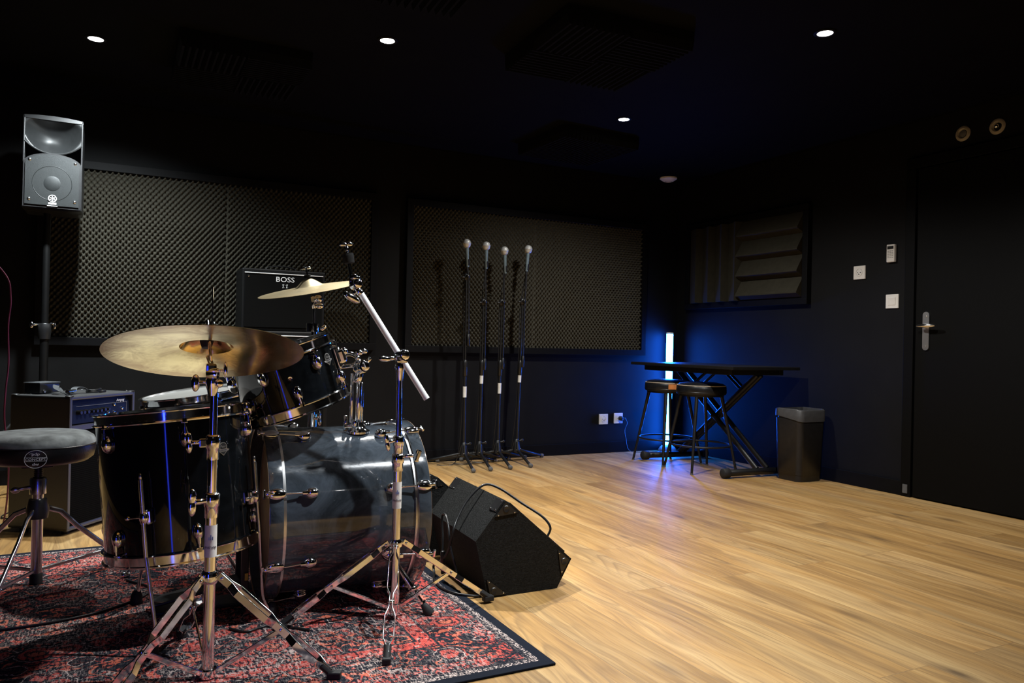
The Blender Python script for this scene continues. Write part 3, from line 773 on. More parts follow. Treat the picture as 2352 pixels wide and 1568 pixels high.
def pearl_badge(parent, c, right, up, s, rad):
    """crest: oval over a pointed banner with the maker's script"""
    right, up = Vector(right).normalized(), Vector(up).normalized(); n = right.cross(up)
    def curve(u, v, z):
        a = u / rad
        return Vector(c) + right * (math.sin(a) * (rad + z)) + n * ((rad + z) * math.cos(a) - rad) + up * v
    outl = [(0.62 * math.cos(a), 0.28 + 0.62 * math.sin(a)) for a in np.linspace(R(-25), R(205), 22)]
    outl += [(-0.98, -0.10), (-0.80, -0.28), (-0.62, -0.30), (0, -0.86), (0.62, -0.30), (0.80, -0.28), (0.98, -0.10)]
    b = B()
    vo = [b.bm.verts.new(curve(u * s, v * s, 0.0006)) for u, v in outl]
    vi = [b.bm.verts.new(curve(u * s, v * s, 0.0018)) for u, v in outl]
    for i in range(len(outl)): b.bm.faces.new([vo[i], vo[(i + 1) % len(outl)], vi[(i + 1) % len(outl)], vi[i]])
    cn = b.bm.verts.new(curve(0, 0, 0.0018))
    for i in range(len(outl)): b.bm.faces.new([vi[i], vi[(i + 1) % len(outl)], cn])
    o = b.out('badge', 'alu', parent, label='silver crest badge')
    b = B()
    el = [(0.50 * math.cos(a), 0.33 + 0.46 * math.sin(a)) for a in np.linspace(0, 2 * PI, 28, endpoint=False)]
    vs = [b.bm.verts.new(curve(u * s, max(v, 0.02) * s, 0.0022)) for u, v in el]; cn = b.bm.verts.new(curve(0, 0.33 * s, 0.0022))
    for i in range(28): b.bm.faces.new([vs[i], vs[(i + 1) % 28], cn])
    tri = [(-0.44, -0.34), (0, -0.72), (0.44, -0.34)]
    b.bm.faces.new([b.bm.verts.new(curve(u * s, v * s, 0.0022)) for u, v in tri])
    b.out('badge_field', 'black', o, recalc=False)
    b = B(); add_text(b, 'Pearl', 0.46 * s, curve(0, 0.34 * s, 0.0026), right, up, 0.0002, shear=0.3); b.out('lettering', 'alu', o)
    b = B(); add_text(b, 'EXPORT', 0.27 * s, curve(0, -0.14 * s, 0.0022), right, up, 0.0002, sx=1.2); b.out('lettering', 'ink', o)

# ------------------------------------------------------------------ bass drum
bax = Vector((math.cos(R(-2)), math.sin(R(-2)), 0.0))
bc = Vector((0.4555, 2.502, 0.2805))         # batter-side shell edge centre
BL, BR = 0.385, 0.258
bass = thing('bass_drum', (bc.x + 0.2, bc.y, 0.0), 'large black lacquered bass drum lying on its side on the rug', 'drum')
bx, by, bz = axis_frame(bax)
B().lathe([(BR - 0.008, 0), (BR, 0), (BR, BL), (BR - 0.008, BL)], bc, bax, 96, closed=True).out('shell', 'basslacquer', bass)
for s0, dr, nm in ((0.0, -1, 'batter'), (BL, 1, 'front')):
    c = bc + bax * s0
    B().lathe([(BR - 0.002, 0), (BR + 0.006, 0.0), (BR + 0.006, 0.009), (BR - 0.002, 0.009)], c, bax * dr, 96, closed=True).out('flesh_hoop', 'alu', bass, label='thin silver ring')
    hp = B().lathe([(BR + 0.002, 0.009), (BR + 0.0145, 0.009), (BR + 0.0155, 0.012), (BR + 0.0155, 0.045), (BR + 0.0145, 0.048), (BR + 0.002, 0.048)], c, bax * dr, 96, closed=True).out('hoop', 'basslacquer', bass)
    B().lathe([(BR + 0.0022, 0.0484), (BR + 0.0142, 0.0484), (BR + 0.0142, 0.0492), (BR + 0.0022, 0.0492)], c, bax * dr, 96, closed=True).out('bare_edge', 'shellwood', hp)
    B().lathe([(0, 0.010), (BR - 0.02, 0.010), (BR + 0.002, 0.006)], c, bax * dr, 72).out('drum_head', 'black' if nm == 'front' else 'shellwood', bass, label='front head' if nm == 'front' else 'playing head')
# lugs and claws, eight around, on both ends
for k in range(8):
    ang = R(-111) + k * 2 * PI / 8
    for s0, dr in ((0.0, 1), (BL, -1)):
        n = bx * math.cos(ang) + by * math.sin(ang); tg = bax.cross(n)
        p = bc + bax * (s0 + dr * 0.072) + n * BR
        rot = Matrix((tg, bax * dr, n)).transposed()
        b = B(); b.ell(p + n * 0.006, (0.0165, 0.0215, 0.019), rot); b.cyl(p + n * 0.013 - bax * dr * 0.012, p + n * 0.013 - bax * dr * 0.028, 0.0075, 0.006, 12)
        lg = b.out('lug', 'chrome', bass)
        b = B(); b.cyl(p + n * 0.012 - bax * dr * 0.020, p + n * 0.020 - bax * dr * 0.090, 0.0028, n=10); b.out('tension_rod', 'chrome', lg)
        q = bc + bax * (s0 - dr * 0.030) + n * (BR + 0.0165)
        b = B()
        b.ell(q + n * 0.002 + bax * dr * 0.002, (0.017, 0.027, 0.010), rot)
        b.box(q - bax * dr * 0.0195 - n * 0.005, (0.018, 0.003, 0.020), rot, bev=0.001)
        b.rod(q + n * 0.006 + bax * dr * 0.002, q + n * 0.007 - bax * dr * 0.030, 0.0055)
        b.box(q + n * 0.007 - bax * dr * 0.034, (0.026, 0.007, 0.008), rot, bev=0.002)
        b.out('claw_hook', 'chrome', bass)
# spur on the near side and its twin
for sgn in (-1, 1):
    sp0 = bc + bax * 0.305 + Vector((0, sgn * 0.238, -0.105))
    ft = Vector((0.856, 2.150, 0.006)) if sgn < 0 else Vector((0.86, 2.82, 0.006))
    b = B(); nrm = Vector((0, sgn * 0.9, -0.42)).normalized()
    b.lathe([(0, 0.016), (0.018, 0.014), (0.026, 0.006), (0.029, 0.0), (0.029, -0.006)], sp0, nrm, 28)
    b.cyl(sp0 + nrm * 0.012, sp0 + nrm * 0.030, 0.012, n=14); b.box(sp0 + nrm * 0.026 + Vector((0.018, 0, 0.004)), (0.030, 0.008, 0.012), bev=0.002)
    sb = b.out('spur_bracket', 'chrome', bass)
    b = B(); s1 = sp0 + nrm * 0.024; mid = s1.lerp(ft, 0.55)
    b.cyl(s1, mid, 0.0085, n=16); b.cyl(mid, s1.lerp(ft, 0.86), 0.005, n=12); b.rod(mid - (ft - s1) * 0.04, mid + (ft - s1) * 0.03, 0.011)
    spur = b.out('spur', 'chrome', bass)
    b = B(); d = (s1 - ft).normalized(); b.lathe([(0, 0.0), (0.014, 0.001), (0.016, 0.010), (0.011, 0.032), (0.008, 0.040), (0, 0.041)], ft, d, 18); b.out('rubber_foot', 'rubber', spur)
    b = B(); b.lathe([(0.0, 0.040), (0.010, 0.040), (0.011, 0.046), (0, 0.048)], ft, d, 16); b.out('lock_nut', 'chrome', spur)
# tom-mount socket plate on top
top = Vector((0.698, 2.43, bc.z + math.sqrt(BR ** 2 - (2.43 - 2.494) ** 2)))
b = B(); b.lathe([(0, 0.030), (0.018, 0.030), (0.022, 0.020), (0.030, 0.008), (0.042, 0.002), (0.042, -0.004), (0, -0.004)], top, (0, -0.08, 1), 28)
b.box(top + Vector((-0.030, -0.01, 0.018)), (0.03, 0.02, 0.012), bev=0.003); b.rod(top + Vector((-0.040, -0.012, 0.006)), top + Vector((-0.040, -0.012, 0.052)), 0.006)
b.rod(top + Vector((-0.016, -0.030, 0.012)), top + Vector((-0.016, -0.034, 0.040)), 0.0065)
b.out('mount_socket', 'chrome', bass)

# ------------------------------------------------------------------ tom holder
t = thing('tom_holder', top + Vector((0, 0, 0.012)), 'chrome twin tom holder posts rising from the bass drum', 'drum hardware')
pt = top + Vector((0.0, 0, 0.012)); hp = Vector((pt.x, pt.y, 0.715))
b = B(); b.rod(pt + Vector((0.004, 0, 0)), hp + Vector((0.004, 0, 0)), 0.0095); b.rod(pt + Vector((-0.018, 0.004, 0.014)), hp + Vector((-0.018, 0.004, 0)), 0.0055); b.rod(pt + Vector((0.020, 0.02, 0)), hp + Vector((0.020, 0.02, -0.03)), 0.006)
b.out('post', 'chrome', t)
b = B(); b.ell(hp + Vector((0.004, -0.006, 0.022)), (0.024, 0.022, 0.024)); b.lathe([(0.0, -0.012), (0.019, -0.011), (0.022, 0), (0.019, 0.011), (0, 0.012)], hp + Vector((0.010, -0.022, 0.024)), (0.25, -0.95, 0.1), 24)
b.ell(hp + Vector((0.0125, -0.0325, 0.0252)), (0.017, 0.006, 0.017)); b.rod(hp + Vector((0.018, -0.01, 0.03)), hp + Vector((0.036, -0.016, 0.052)), 0.007); b.rod(hp + Vector((-0.004, 0, -0.03)), hp + Vector((0.006, -0.004, 0.006)), 0.013)
b.out('ball_clamp', 'chrome', t)
b = B(); b.tube(smooth_path([hp + Vector((0.002, -0.005, 0.040)), hp + Vector((-0.012, 0.0, 0.058)), hp + Vector((-0.032, 0.012, 0.062)), hp + Vector((-0.066, 0.035, 0.050))], 6), 0.0075, 12)
b.rod(hp + Vector((-0.006, -0.002, 0.028)), hp + Vector((-0.050, 0.030, 0.020)), 0.007)
b.out('arm', 'chrome', t)
b = B(); b.rod(hp + Vector((-0.014, -0.018, 0.062)), hp + Vector((0.006, -0.022, 0.070)), 0.008); b.ell(hp + Vector((0.014, -0.022, 0.072)), (0.010, 0.006, 0.008)); b.rod(hp + Vector((-0.01, -0.012, 0.05)), hp + Vector((-0.008, -0.03, 0.05)), 0.008)
b.out('wing_bolt', 'chrome', t)

# ------------------------------------------------------------------ rack tom
tn = Vector((-0.35, 0.03, 1)).normalized(); tc = Vector((0.510, 2.405, 0.604)); TR = 0.154; TLEN = 0.200
tom = thing('rack_tom', tc, 'small black lacquered tom tilted above the bass drum', 'drum')
B().lathe([(TR - 0.006, 0.026), (TR, 0.026), (TR, TLEN - 0.026), (TR - 0.006, TLEN - 0.026)], tc, tn, 80, closed=True).out('shell', 'lacquer', tom)
b = B(); hoop(b, tc + tn * 0.030, tn, TR + 0.004, 0.030, -1); b.out('hoop', 'chrome', tom, label='lower chrome hoop')
b = B(); hoop(b, tc + tn * (TLEN - 0.030), tn, TR + 0.004, 0.030, 1); b.out('hoop', 'chrome', tom, label='upper chrome hoop')
B().lathe([(0, TLEN - 0.018), (TR - 0.004, TLEN - 0.018), (TR + 0.002, TLEN - 0.024)], tc, tn, 64).out('drum_head', 'head', tom, label='white top head')
B().lathe([(0, 0.018), (TR - 0.004, 0.018), (TR + 0.002, 0.024)], tc, tn, 64).out('drum_head', 'head', tom, label='clear bottom head')
tx, ty, tz = axis_frame(tn)
def ang_toward(ax, dirv):
    x, y, z = axis_frame(ax); d = Vector(dirv)
    return math.atan2(d.dot(y), d.dot(x))
vdir = Vector((-0.25, -0.97, 0))            # from the tom toward the viewer
a0 = ang_toward(tn, vdir)
for k, dg in enumerate((-40, 20, 80, 140, 200, 260)):
    lug(tom, tc, tn, TR, a0 + R(dg + 18), TLEN - 0.066, 1, 0.034)
    lug(tom, tc, tn, TR, a0 + R(dg - 12), 0.066, -1, 0.034)
c, n_ = ring_pt(tc + tn * (TLEN * 0.56), tn, TR, a0 + R(-3) + R(8))
b = B(); b.lathe([(0.0035, -0.001), (0.0035, 0.003), (0.0065, 0.0035), (0.0072, 0.0015), (0.0072, -0.001)], c, n_, 20); gr = b.out('vent_grommet', 'chrome', tom)
b = B(); b.lathe([(0, 0.0012), (0.0036, 0.0012)], c, n_, 16); b.out('vent_hole', 'copper', gr)
ab = a0 + R(57)
c, n_ = ring_pt(tc + tn * (TLEN * 0.64), tn, TR, ab)
pearl_badge(tom, c, tn.cross(n_) * 1.0, tn, 0.021, TR)
c, n_ = ring_pt(tc + tn * (TLEN * 0.60), tn, TR, a0 + R(82))
tgv = tn.cross(n_)
b = B(); rot = Matrix((tgv, tn, n_)).transposed()
b.box(c + n_ * 0.006, (0.046, 0.066, 0.012), rot, bev=0.005); b.box(c + n_ * 0.020, (0.034, 0.040, 0.022), rot, bev=0.006); b.ell(c + n_ * 0.030 + tn * 0.012, (0.012, 0.012, 0.012))
b.out('mount_bracket', 'chrome', tom)

# ------------------------------------------------------------------ floor tom
fn = Vector((-0.085, 0.070, 1)).normalized(); fc = Vector((0.187, 2.375, 0.214)); FR = 0.199; FLEN = 0.405
ft_ = thing('floor_tom', (fc.x, fc.y, 0.006), 'large black floor tom standing on three chrome legs', 'drum')
B().lathe([(FR - 0.007, 0.026), (FR, 0.026), (FR, FLEN - 0.026), (FR - 0.007, FLEN - 0.026)], fc, fn, 96, closed=True).out('shell', 'lacquer', ft_)
b = B(); hoop(b, fc + fn * 0.032, fn, FR + 0.005, 0.030, -1); b.out('hoop', 'chrome', ft_, label='lower chrome hoop')
b = B(); hoop(b, fc + fn * (FLEN - 0.032), fn, FR + 0.005, 0.030, 1); b.out('hoop', 'chrome', ft_, label='upper chrome hoop')
B().lathe([(0, FLEN - 0.014), (FR - 0.006, FLEN - 0.014), (FR + 0.003, FLEN - 0.024)], fc, fn, 64).out('drum_head', 'brighthead', ft_, label='white top head')
B().lathe([(0, 0.014), (FR - 0.006, 0.014), (FR + 0.003, 0.024)], fc, fn, 64).out('drum_head', 'head', ft_, label='clear bottom head')
fv = Vector((-0.08, -1, 0)); fa = ang_toward(fn, fv)
for dg in (-52, 8, 68, 128, 188, 248):
    lug(ft_, fc, fn, FR, fa + R(dg), FLEN - 0.078, 1, 0.046)
    lug(ft_, fc, fn, FR, fa + R(dg + 4), 0.078, -1, 0.046)
c, n_ = ring_pt(fc + fn * (FLEN * 0.70), fn, FR, fa + R(37))
pearl_badge(ft_, c, fn.cross(n_), fn, 0.021, FR)
for (dg, foot, kink) in ((-22, Vector((0.100, 2.150, 0.006)), Vector((0.107, 2.150, 0.075))),
                         (64, Vector((0.425, 2.325, 0.006)), Vector((0.395, 2.300, 0.080))),
                         (205, Vector((0.075, 2.600, 0.006)), Vector((0.085, 2.590, 0.10)))):
    a_ = fa + R(dg)
    n_ = ring_pt(fc, fn, FR, a_)[1]
    br_ = fc + fn * 0.135 + n_ * (FR + 0.004)
    b = B(); rot = Matrix((fn.cross(n_), fn, n_)).transposed()
    b.box(br_ + n_ * 0.006, (0.030, 0.040, 0.018), rot, bev=0.006); b.ell(br_ + n_ * 0.018, (0.012, 0.020, 0.012), rot)
    b.rod(br_ + n_ * 0.012, br_ + n_ * 0.012 - fn.cross(n_) * 0.042, 0.003); b.ell(br_ + n_ * 0.012 - fn.cross(n_) * 0.044, (0.007, 0.004, 0.006))
    b.out('leg_bracket', 'chrome', ft_)
    topp = br_ + n_ * 0.022 + fn * 0.098
    lowp = br_ + n_ * 0.022 - fn * 0.10
    b = B(); b.cyl(topp, lowp, 0.0056, n=14); b.tube(smooth_path([lowp, lowp.lerp(kink, 0.5), kink, kink.lerp(foot, 0.6)], 5), 0.0050, 12)
    b.rod(topp, topp + fn * 0.016, 0.0036)
    lg = b.out('leg', 'steel', ft_)
    d = (kink - foot).normalized()
    b = B(); b.lathe([(0, 0.0), (0.017, 0.0), (0.018, 0.006), (0.0165, 0.010), (0.0175, 0.014), (0.016, 0.019), (0.017, 0.023), (0.012, 0.036), (0.007, 0.042), (0, 0.042)], foot, (0, 0, 1), 18); b.out('rubber_foot', 'rubber', lg)

# ------------------------------------------------------------------ snare + stand
sn = Vector((-0.154, -0.014, 1)).normalized(); sc = Vector((0.254, 2.925, 0.628)); SR = 0.172
sd = thing('snare_drum', sc - sn * 0.12, 'snare drum with a white head behind the floor tom', 'drum')
B().lathe([(SR - 0.004, -0.125), (SR, -0.125), (SR, -0.010), (SR - 0.004, -0.010)], sc, sn, 72, closed=True).out('shell', 'lacquer', sd)
b = B(); hoop(b, sc - sn * 0.026, sn, SR + 0.005, 0.026, 1); b.out('hoop', 'chrome', sd, label='upper chrome hoop')
b = B(); hoop(b, sc - sn * 0.112, sn, SR + 0.005, 0.020, -1); b.out('hoop', 'chrome', sd, label='lower chrome hoop')
B().lathe([(0, -0.006), (SR - 0.008, -0.006), (SR + 0.002, -0.018)], sc, sn, 64).out('drum_head', 'head', sd, label='white playing head')
sa = ang_toward(sn, (-0.1, -1, 0))
for k in range(8):
    lug(sd, sc, sn, SR, sa + R(-20 + 45 * k), -0.066, 1, 0.044, 0.85)
t = thing('snare_stand', (0.26, 2.93, 0.006), 'chrome basket stand carrying the snare drum', 'drum stand')
b = B(); b.rod((0.26, 2.93, 0.04), (0.26, 2.93, 0.42), 0.010); b.out('post', 'chrome', t)
sbz = sc - sn * 0.140
for k in range(3):
    d = ring_pt(sbz, sn, 1, sa + R(40 + 120 * k))[1]
    b = B(); e = sbz + d * (SR + 0.012)
    b.tube([Vector((0.26, 2.93, 0.42)), sbz + d * 0.08 - sn * 0.012, e - sn * 0.008, e + sn * 0.028], 0.005, 8); b.out('basket_arm', 'chrome', t)
for k in range(3):
    az = R(70 + 120 * k)
    b = B(); d = Vector((math.cos(az), math.sin(az), 0))
    b.bar([Vector((0.26, 2.93, 0.25)) + d * 0.012, Vector((0.26, 2.93, 0.13)) + d * 0.10, Vector((0.26, 2.93, 0.016)) + d * 0.21], d.cross(Vector((0, 0, 1))), 0.014, 0.006)
    b.rod(Vector((0.26, 2.93, 0.016)) + d * 0.20, Vector((0.26, 2.93, 0.016)) + d * 0.23, 0.009)
    b.out('leg', 'chrome', t)

# ------------------------------------------------------------------ cymbal stands
def strap_leg(parent, hub, az, zh, rf, zf, brace_from, w=0.017, gap=0.011, tk=0.0028, joint=0.56):
    d = Vector((math.cos(az), math.sin(az), 0)); sd_ = Vector((-math.sin(az), math.cos(az), 0)); up = Vector((0, 0, 1))
    hub = Vector(hub)
    def P(t_): return hub + d * (0.022 + (rf - 0.022) * t_) + up * (zh + (zf - zh) * t_)
    prof = [(0.0, 0.0045), (0.10, 0.0045), (0.17, gap), (0.44, gap), (0.50, 0.0045), (joint + 0.06, 0.0045), (joint + 0.13, gap), (0.88, gap), (0.94, 0.004), (1.0, 0.004)]
    b = B()
    for s in (-1, 1):
        b.bar([P(t_) + sd_ * s * g for t_, g in prof], sd_, w, tk)
    for tt in (0.03, joint): b.rod(P(tt) - sd_ * 0.009, P(tt) + sd_ * 0.009, 0.004)
    lg = b.out('leg', 'chrome', parent)
    b = B(); ft = P(1.0); dd = (P(1.0) - P(0.9)).normalized()
    nn = sd_.cross(dd)
    q = ft - dd * 0.026
    b.bar([q, q + dd * 0.012, q + dd * 0.045], sd_, 0.020, 0.020)
    b.box(Vector((ft.x, ft.y, ft.z)) + d * 0.010 + up * (-zf + 0.015), (0.034, 0.022, 0.018), Matrix.Rotation(az, 3, 'Z'), bev=0.004)
    b.out('rubber_foot', 'rubber', lg)
    b = B()
    j = P(joint); e = hub + d * 0.018 + up * brace_from
    b.bar([j, e], sd_, 0.012, 0.004); b.out('brace', 'chrome', lg)

def wing(b, p, d, s=1.0):
    p, d = Vector(p), Vector(d).normalized(); x, y, z = axis_frame(d)
    b.rod(p, p + d * 0.022 * s, 0.0055 * s)
    rot = Matrix((x, y, z)).transposed()
    b.ell(p + d * 0.026 * s + y * 0.010 * s, (0.005 * s, 0.016 * s, 0.0075 * s), rot, 12, 8)
    b.ell(p + d * 0.026 * s - y * 0.010 * s, (0.005 * s, 0.016 * s, 0.0075 * s), rot, 12, 8)

def sticker(parent, c, r, h, zc, txt, face):
    b = B(); b.lathe([(r + 0.0006, -h / 2), (r + 0.0006, h / 2)], (c[0], c[1], zc), (0, 0, 1), 32)
    o = b.out('label_sticker', 'tape', parent, label='white paper sticker')
    f = Vector((face[0], face[1], 0)).normalized(); right = Vector((0, 0, 1)).cross(f)
    b = B(); add_text(b, txt, 0.011, Vector((c[0], c[1], zc - h * 0.18)) + f * (r + 0.0012), right, (0, 0, 1), 0.0001, curve_r=r + 0.0012); b.out('lettering', 'ink', o)
    b = B(); q = Vector((c[0], c[1], zc + h * 0.10)) + f * (r + 0.0012)
    for k, (dx, hh) in enumerate(((-0.004, 0.007), (0.0, 0.012), (0.004, 0.008))): b.box(q + right * dx + Vector((0, 0, hh / 2 - 0.004)), (0.0022, 0.0006, hh), Matrix((right, f, Vector((0, 0, 1)))).transposed())
    b.out('printed_mark', 'blueink', o)

# front stand carrying the big cymbal
fx, fy = 0.214, 1.964
fs = thing('cymbal_stand', (fx, fy, 0.006), 'chrome double-braced cymbal stand nearest the viewpoint, holding the big cymbal', 'drum stand', 'cymbal stands')
b = B(); b.cyl((fx, fy, 0.0), (fx, fy, 0.42), 0.0135, n=28); b.out('base_tube', 'chrome', fs)
b = B(); b.cyl((fx, fy, 0.40), (fx, fy, 0.575), 0.0112, n=24); b.out('middle_tube', 'chrome', fs)
b = B(); b.cyl((fx, fy, 0.56), (fx, fy, 0.69), 0.0088, n=24); b.out('top_tube', 'chrome', fs)
for z_, r_ in ((0.430, 0.0185), (0.568, 0.0165)):
    b = B(); b.lathe([(0.009, -0.040), (r_ - 0.003, -0.040), (r_ - 0.002, -0.014), (r_, -0.012), (r_, 0.016), (r_ - 0.004, 0.020), (0.009, 0.020)], (fx, fy, z_), (0, 0, 1), 28, closed=True)
    b.out('height_clamp', 'chrome', fs)
b = B(); wing(b, (fx - 0.014, fy - 0.008, 0.432), (-0.9, -0.35, 0), 1.25); b.out('wing_bolt', 'chrome', fs)
b = B(); b.box((fx - 0.022, fy + 0.004, 0.568), (0.018, 0.016, 0.02), bev=0.003); wing(b, (fx - 0.028, fy + 0.006, 0.570), (-0.95, 0.15, -0.05), 0.95); b.out('wing_bolt', 'chrome', fs)
b = B(); b.lathe([(0.013, -0.020), (0.017, -0.019), (0.020, -0.012), (0.020, 0.006), (0.017, 0.010), (0.013, 0.010)], (fx, fy, 0.252), (0, 0, 1), 28, closed=True); b.out('leg_collar', 'chrome', fs)
b = B(); b.lathe([(0.013, -0.010), (0.020, -0.010), (0.021, 0.008), (0.013, 0.010)], (fx, fy, 0.020), (0, 0, 1), 28, closed=True); b.out('base_collar', 'chrome', fs)
for az in (-25, 97, 214):
    strap_leg(fs, (fx, fy, 0), R(az), 0.252, 0.29, 0.022, 0.022, w=0.019, gap=0.0155)
sticker(fs, (fx, fy), 0.0135, 0.076, 0.335, 'mshop', (-0.1, -1))
# tilter
ride_c = Vector((0.198, 1.999, 0.790)); ride_n = Vector((0.035, 0.304, 1)).normalized()
tl = Vector((fx - 0.004, fy, 0.715))
b = B()
b.lathe([(0, -0.034), (0.010, -0.034), (0.0125, -0.020), (0.017, -0.004), (0.016, 0.006), (0, 0.008)], tl, (0, 0, 1), 24)
b.lathe([(0, -0.013), (0.014, -0.012), (0.016, 0), (0.014, 0.012), (0, 0.013)], tl + Vector((0, 0, 0.018)), (1, -0.4, 0), 24)
b.box(tl + Vector((-0.004, 0.002, 0.030)), (0.024, 0.020, 0.026), bev=0.005)
b.rod(tl + Vector((0.012, -0.012, -0.004)), tl + Vector((0.016, -0.020, -0.004)), 0.010)
b.out('tilter', 'chrome', fs)
b = B(); b.rod(tl + Vector((-0.012, 0, -0.002)), tl + Vector((-0.030, 0.008, -0.002)), 0.004); b.ell(tl + Vector((-0.037, 0.010, -0.004)), (0.010, 0.007, 0.021)); b.out('wing_bolt', 'chrome', fs)
b = B(); b.rod(tl + Vector((0.012, 0, 0.026)), tl + Vector((0.024, 0.0, 0.026)), 0.004); b.ell(tl + Vector((0.028, 0.0, 0.028)), (0.0055, 0.010, 0.020)); b.out('wing_bolt', 'chrome', fs)
rb = tl + Vector((-0.004, 0.003, 0.040)); rt = ride_c + ride_n * 0.075
b = B(); b.cyl(rb, rb.lerp(ride_c, 0.55), 0.0065, n=16); b.cyl(rb, rt, 0.0042, n=14); b.out('rod', 'chrome', fs)
b = B(); b.lathe([(0, 0.0), (0.011, 0.0), (0.016, 0.016), (0.016, 0.018), (0, 0.018)], ride_c + ride_n * 0.005, ride_n, 24); b.out('cup_washer', 'rubber', fs)
b = B(); b.lathe([(0.004, 0.028), (0.014, 0.028), (0.014, 0.040), (0.004, 0.040)], ride_c + ride_n * 0.004, ride_n, 20, closed=True); b.out('felt', 'felt', fs)
b = B(); wing(b, ride_c + ride_n * 0.046, ride_n, 0.8); b.out('wing_nut', 'chrome', fs)

def cymbal(name, c, n, r, m_, label, bell=0.27, bow=0.075, soft=False):
    rb = r * bell; hb = r * 0.145; hw = r * bow
    prof = []
    for i in range(15):
        t_ = i / 14
        prof.append((0, 0))
        prof[-1] = (0.006 + (rb - 0.006) * t_, hw + hb * ((0.5 + 0.5 * math.cos(PI * t_)) ** 0.75 if soft else (1 - t_ ** 2.4) ** 0.8))
    for i in range(1, 25):
        t_ = i / 24
        prof.append((rb + (r - rb) * t_, hw * (1 - t_) ** 1.0 * (1 - 0.15 * t_) - 0.0 * t_))
    top_ = [(a, h + 0.0007) for a, h in prof]; bot = [(a, h - 0.0007) for a, h in prof[::-1]]
    b = B(); b.lathe(top_ + bot, (0, 0, 0), (0, 0, 1), 128, closed=True)
    o = b.out(name, m_)
    x, y, z = axis_frame(n)
    mm = Matrix((x, y, z)).transposed().to_4x4(); mm.translation = Vector(c)
    o.matrix_world = mm
    return tag(o, label, 'cymbal')
cymbal('ride_cymbal', ride_c - ride_n * 0.010, ride_n, 0.2286, 'bronze', 'large golden cymbal in front, seen from below')

# empty boom stand
ex, ey = 0.748, 2.166
bs = thing('boom_cymbal_stand', (ex, ey, 0.006), 'chrome boom stand without a cymbal in front of the bass drum', 'drum stand', 'cymbal stands')
b = B(); b.cyl((ex, ey, 0.018), (ex, ey, 0.4444), 0.0128, n=28); b.out('base_tube', 'chrome', bs)
b = B(); b.cyl((ex, ey, 0.4348), (ex, ey, 0.5407), 0.0110, n=24); b.out('middle_tube', 'chrome', bs)
b = B(); b.cyl((ex, ey, 0.5215), (ex, ey, 0.7381), 0.0085, n=24); b.out('top_tube', 'chrome', bs)
for z_, r_ in ((0.4752, 0.0185), (0.5272, 0.0165)):
    b = B(); b.lathe([(0.009, -0.036), (r_ - 0.003, -0.036), (r_ - 0.002, -0.014), (r_, -0.012), (r_, 0.012), (r_ - 0.004, 0.016), (0.009, 0.016)], (ex, ey, z_), (0, 0, 1), 28, closed=True)
    b.out('height_clamp', 'chrome', bs)
b = B(); b.rod((ex + 0.012, ey - 0.006, 0.4829), (ex + 0.042, ey - 0.020, 0.4849), 0.005); b.box((ex + 0.052, ey - 0.024, 0.4849), (0.012, 0.018, 0.036), Matrix.Rotation(R(18), 3, 'Y'), bev=0.003); b.out('wing_bolt', 'chrome', bs)
b = B(); wing(b, (ex - 0.012, ey - 0.004, 0.5311), (-0.85, -0.2, -0.2), 1.0); b.out('wing_bolt', 'chrome', bs)
b = B(); b.lathe([(0.0125, -0.014), (0.018, -0.013), (0.020, 0.0), (0.017, 0.008), (0.0125, 0.008)], (ex, ey, 0.2306), (0, 0, 1), 28, closed=True); b.out('leg_collar', 'chrome', bs)
b = B(); b.lathe([(0.0125, -0.012), (0.019, -0.012), (0.019, 0.010), (0.0125, 0.012)], (ex, ey, 0.040), (0, 0, 1), 28, closed=True); b.out('base_collar', 'chrome', bs)
for az in (-112, 5, 172):
    strap_leg(bs, (ex, ey, 0), R(az), 0.2306, 0.310, 0.026, 0.040, w=0.017, gap=0.0135)
sticker(bs, (ex, ey), 0.0128, 0.078, 0.3693, 'mshop', (-0.25, -1))
A0, A1 = Vector((0.6394, 2.2197, 0.9625)), Vector((0.8157, 2.1311, 0.6611))
cl = A0.lerp(A1, 0.61)
b = B(); b.cyl(A0, A1, 0.0090, n=20); b.cyl(A1, A1 + (A1 - A0).normalized() * 0.010, 0.0094, n=20); b.out('boom_arm', 'armalu', bs, label='ribbed silver boom arm')
b = B(); b.lathe([(0, -0.040), (0.010, -0.040), (0.012, -0.012), (0.016, 0.0), (0.014, 0.010), (0, 0.012)], (ex, ey, 0.7449), (0, 0, 1), 24)
b.lathe([(0.0, -0.014), (0.018, -0.013), (0.020, 0), (0.018, 0.013), (0, 0.014)], cl + Vector((0.004, -0.004, 0.0)), (0.35, -0.9, 0.25), 26)
b.ell(cl + Vector((0.009, -0.017, 0.0035)), (0.016, 0.007, 0.016)); b.box((ex + 0.002, ey - 0.004, 0.769), (0.034, 0.026, 0.022), bev=0.005); b.out('boom_clamp', 'chrome', bs)
b = B(); b.rod((ex - 0.010, ey, 0.7719), (ex - 0.036, ey - 0.002, 0.7699), 0.006); b.ell((ex - 0.046, ey - 0.003, 0.769), (0.020, 0.007, 0.008)); b.out('wing_bolt', 'chrome', bs)
tt = Vector((0.626, 2.2265, 0.9856))
b = B(); b.lathe([(0.0, -0.012), (0.015, -0.011), (0.018, 0), (0.015, 0.011), (0, 0.012)], tt, (0.3, -0.9, 0.2), 24)
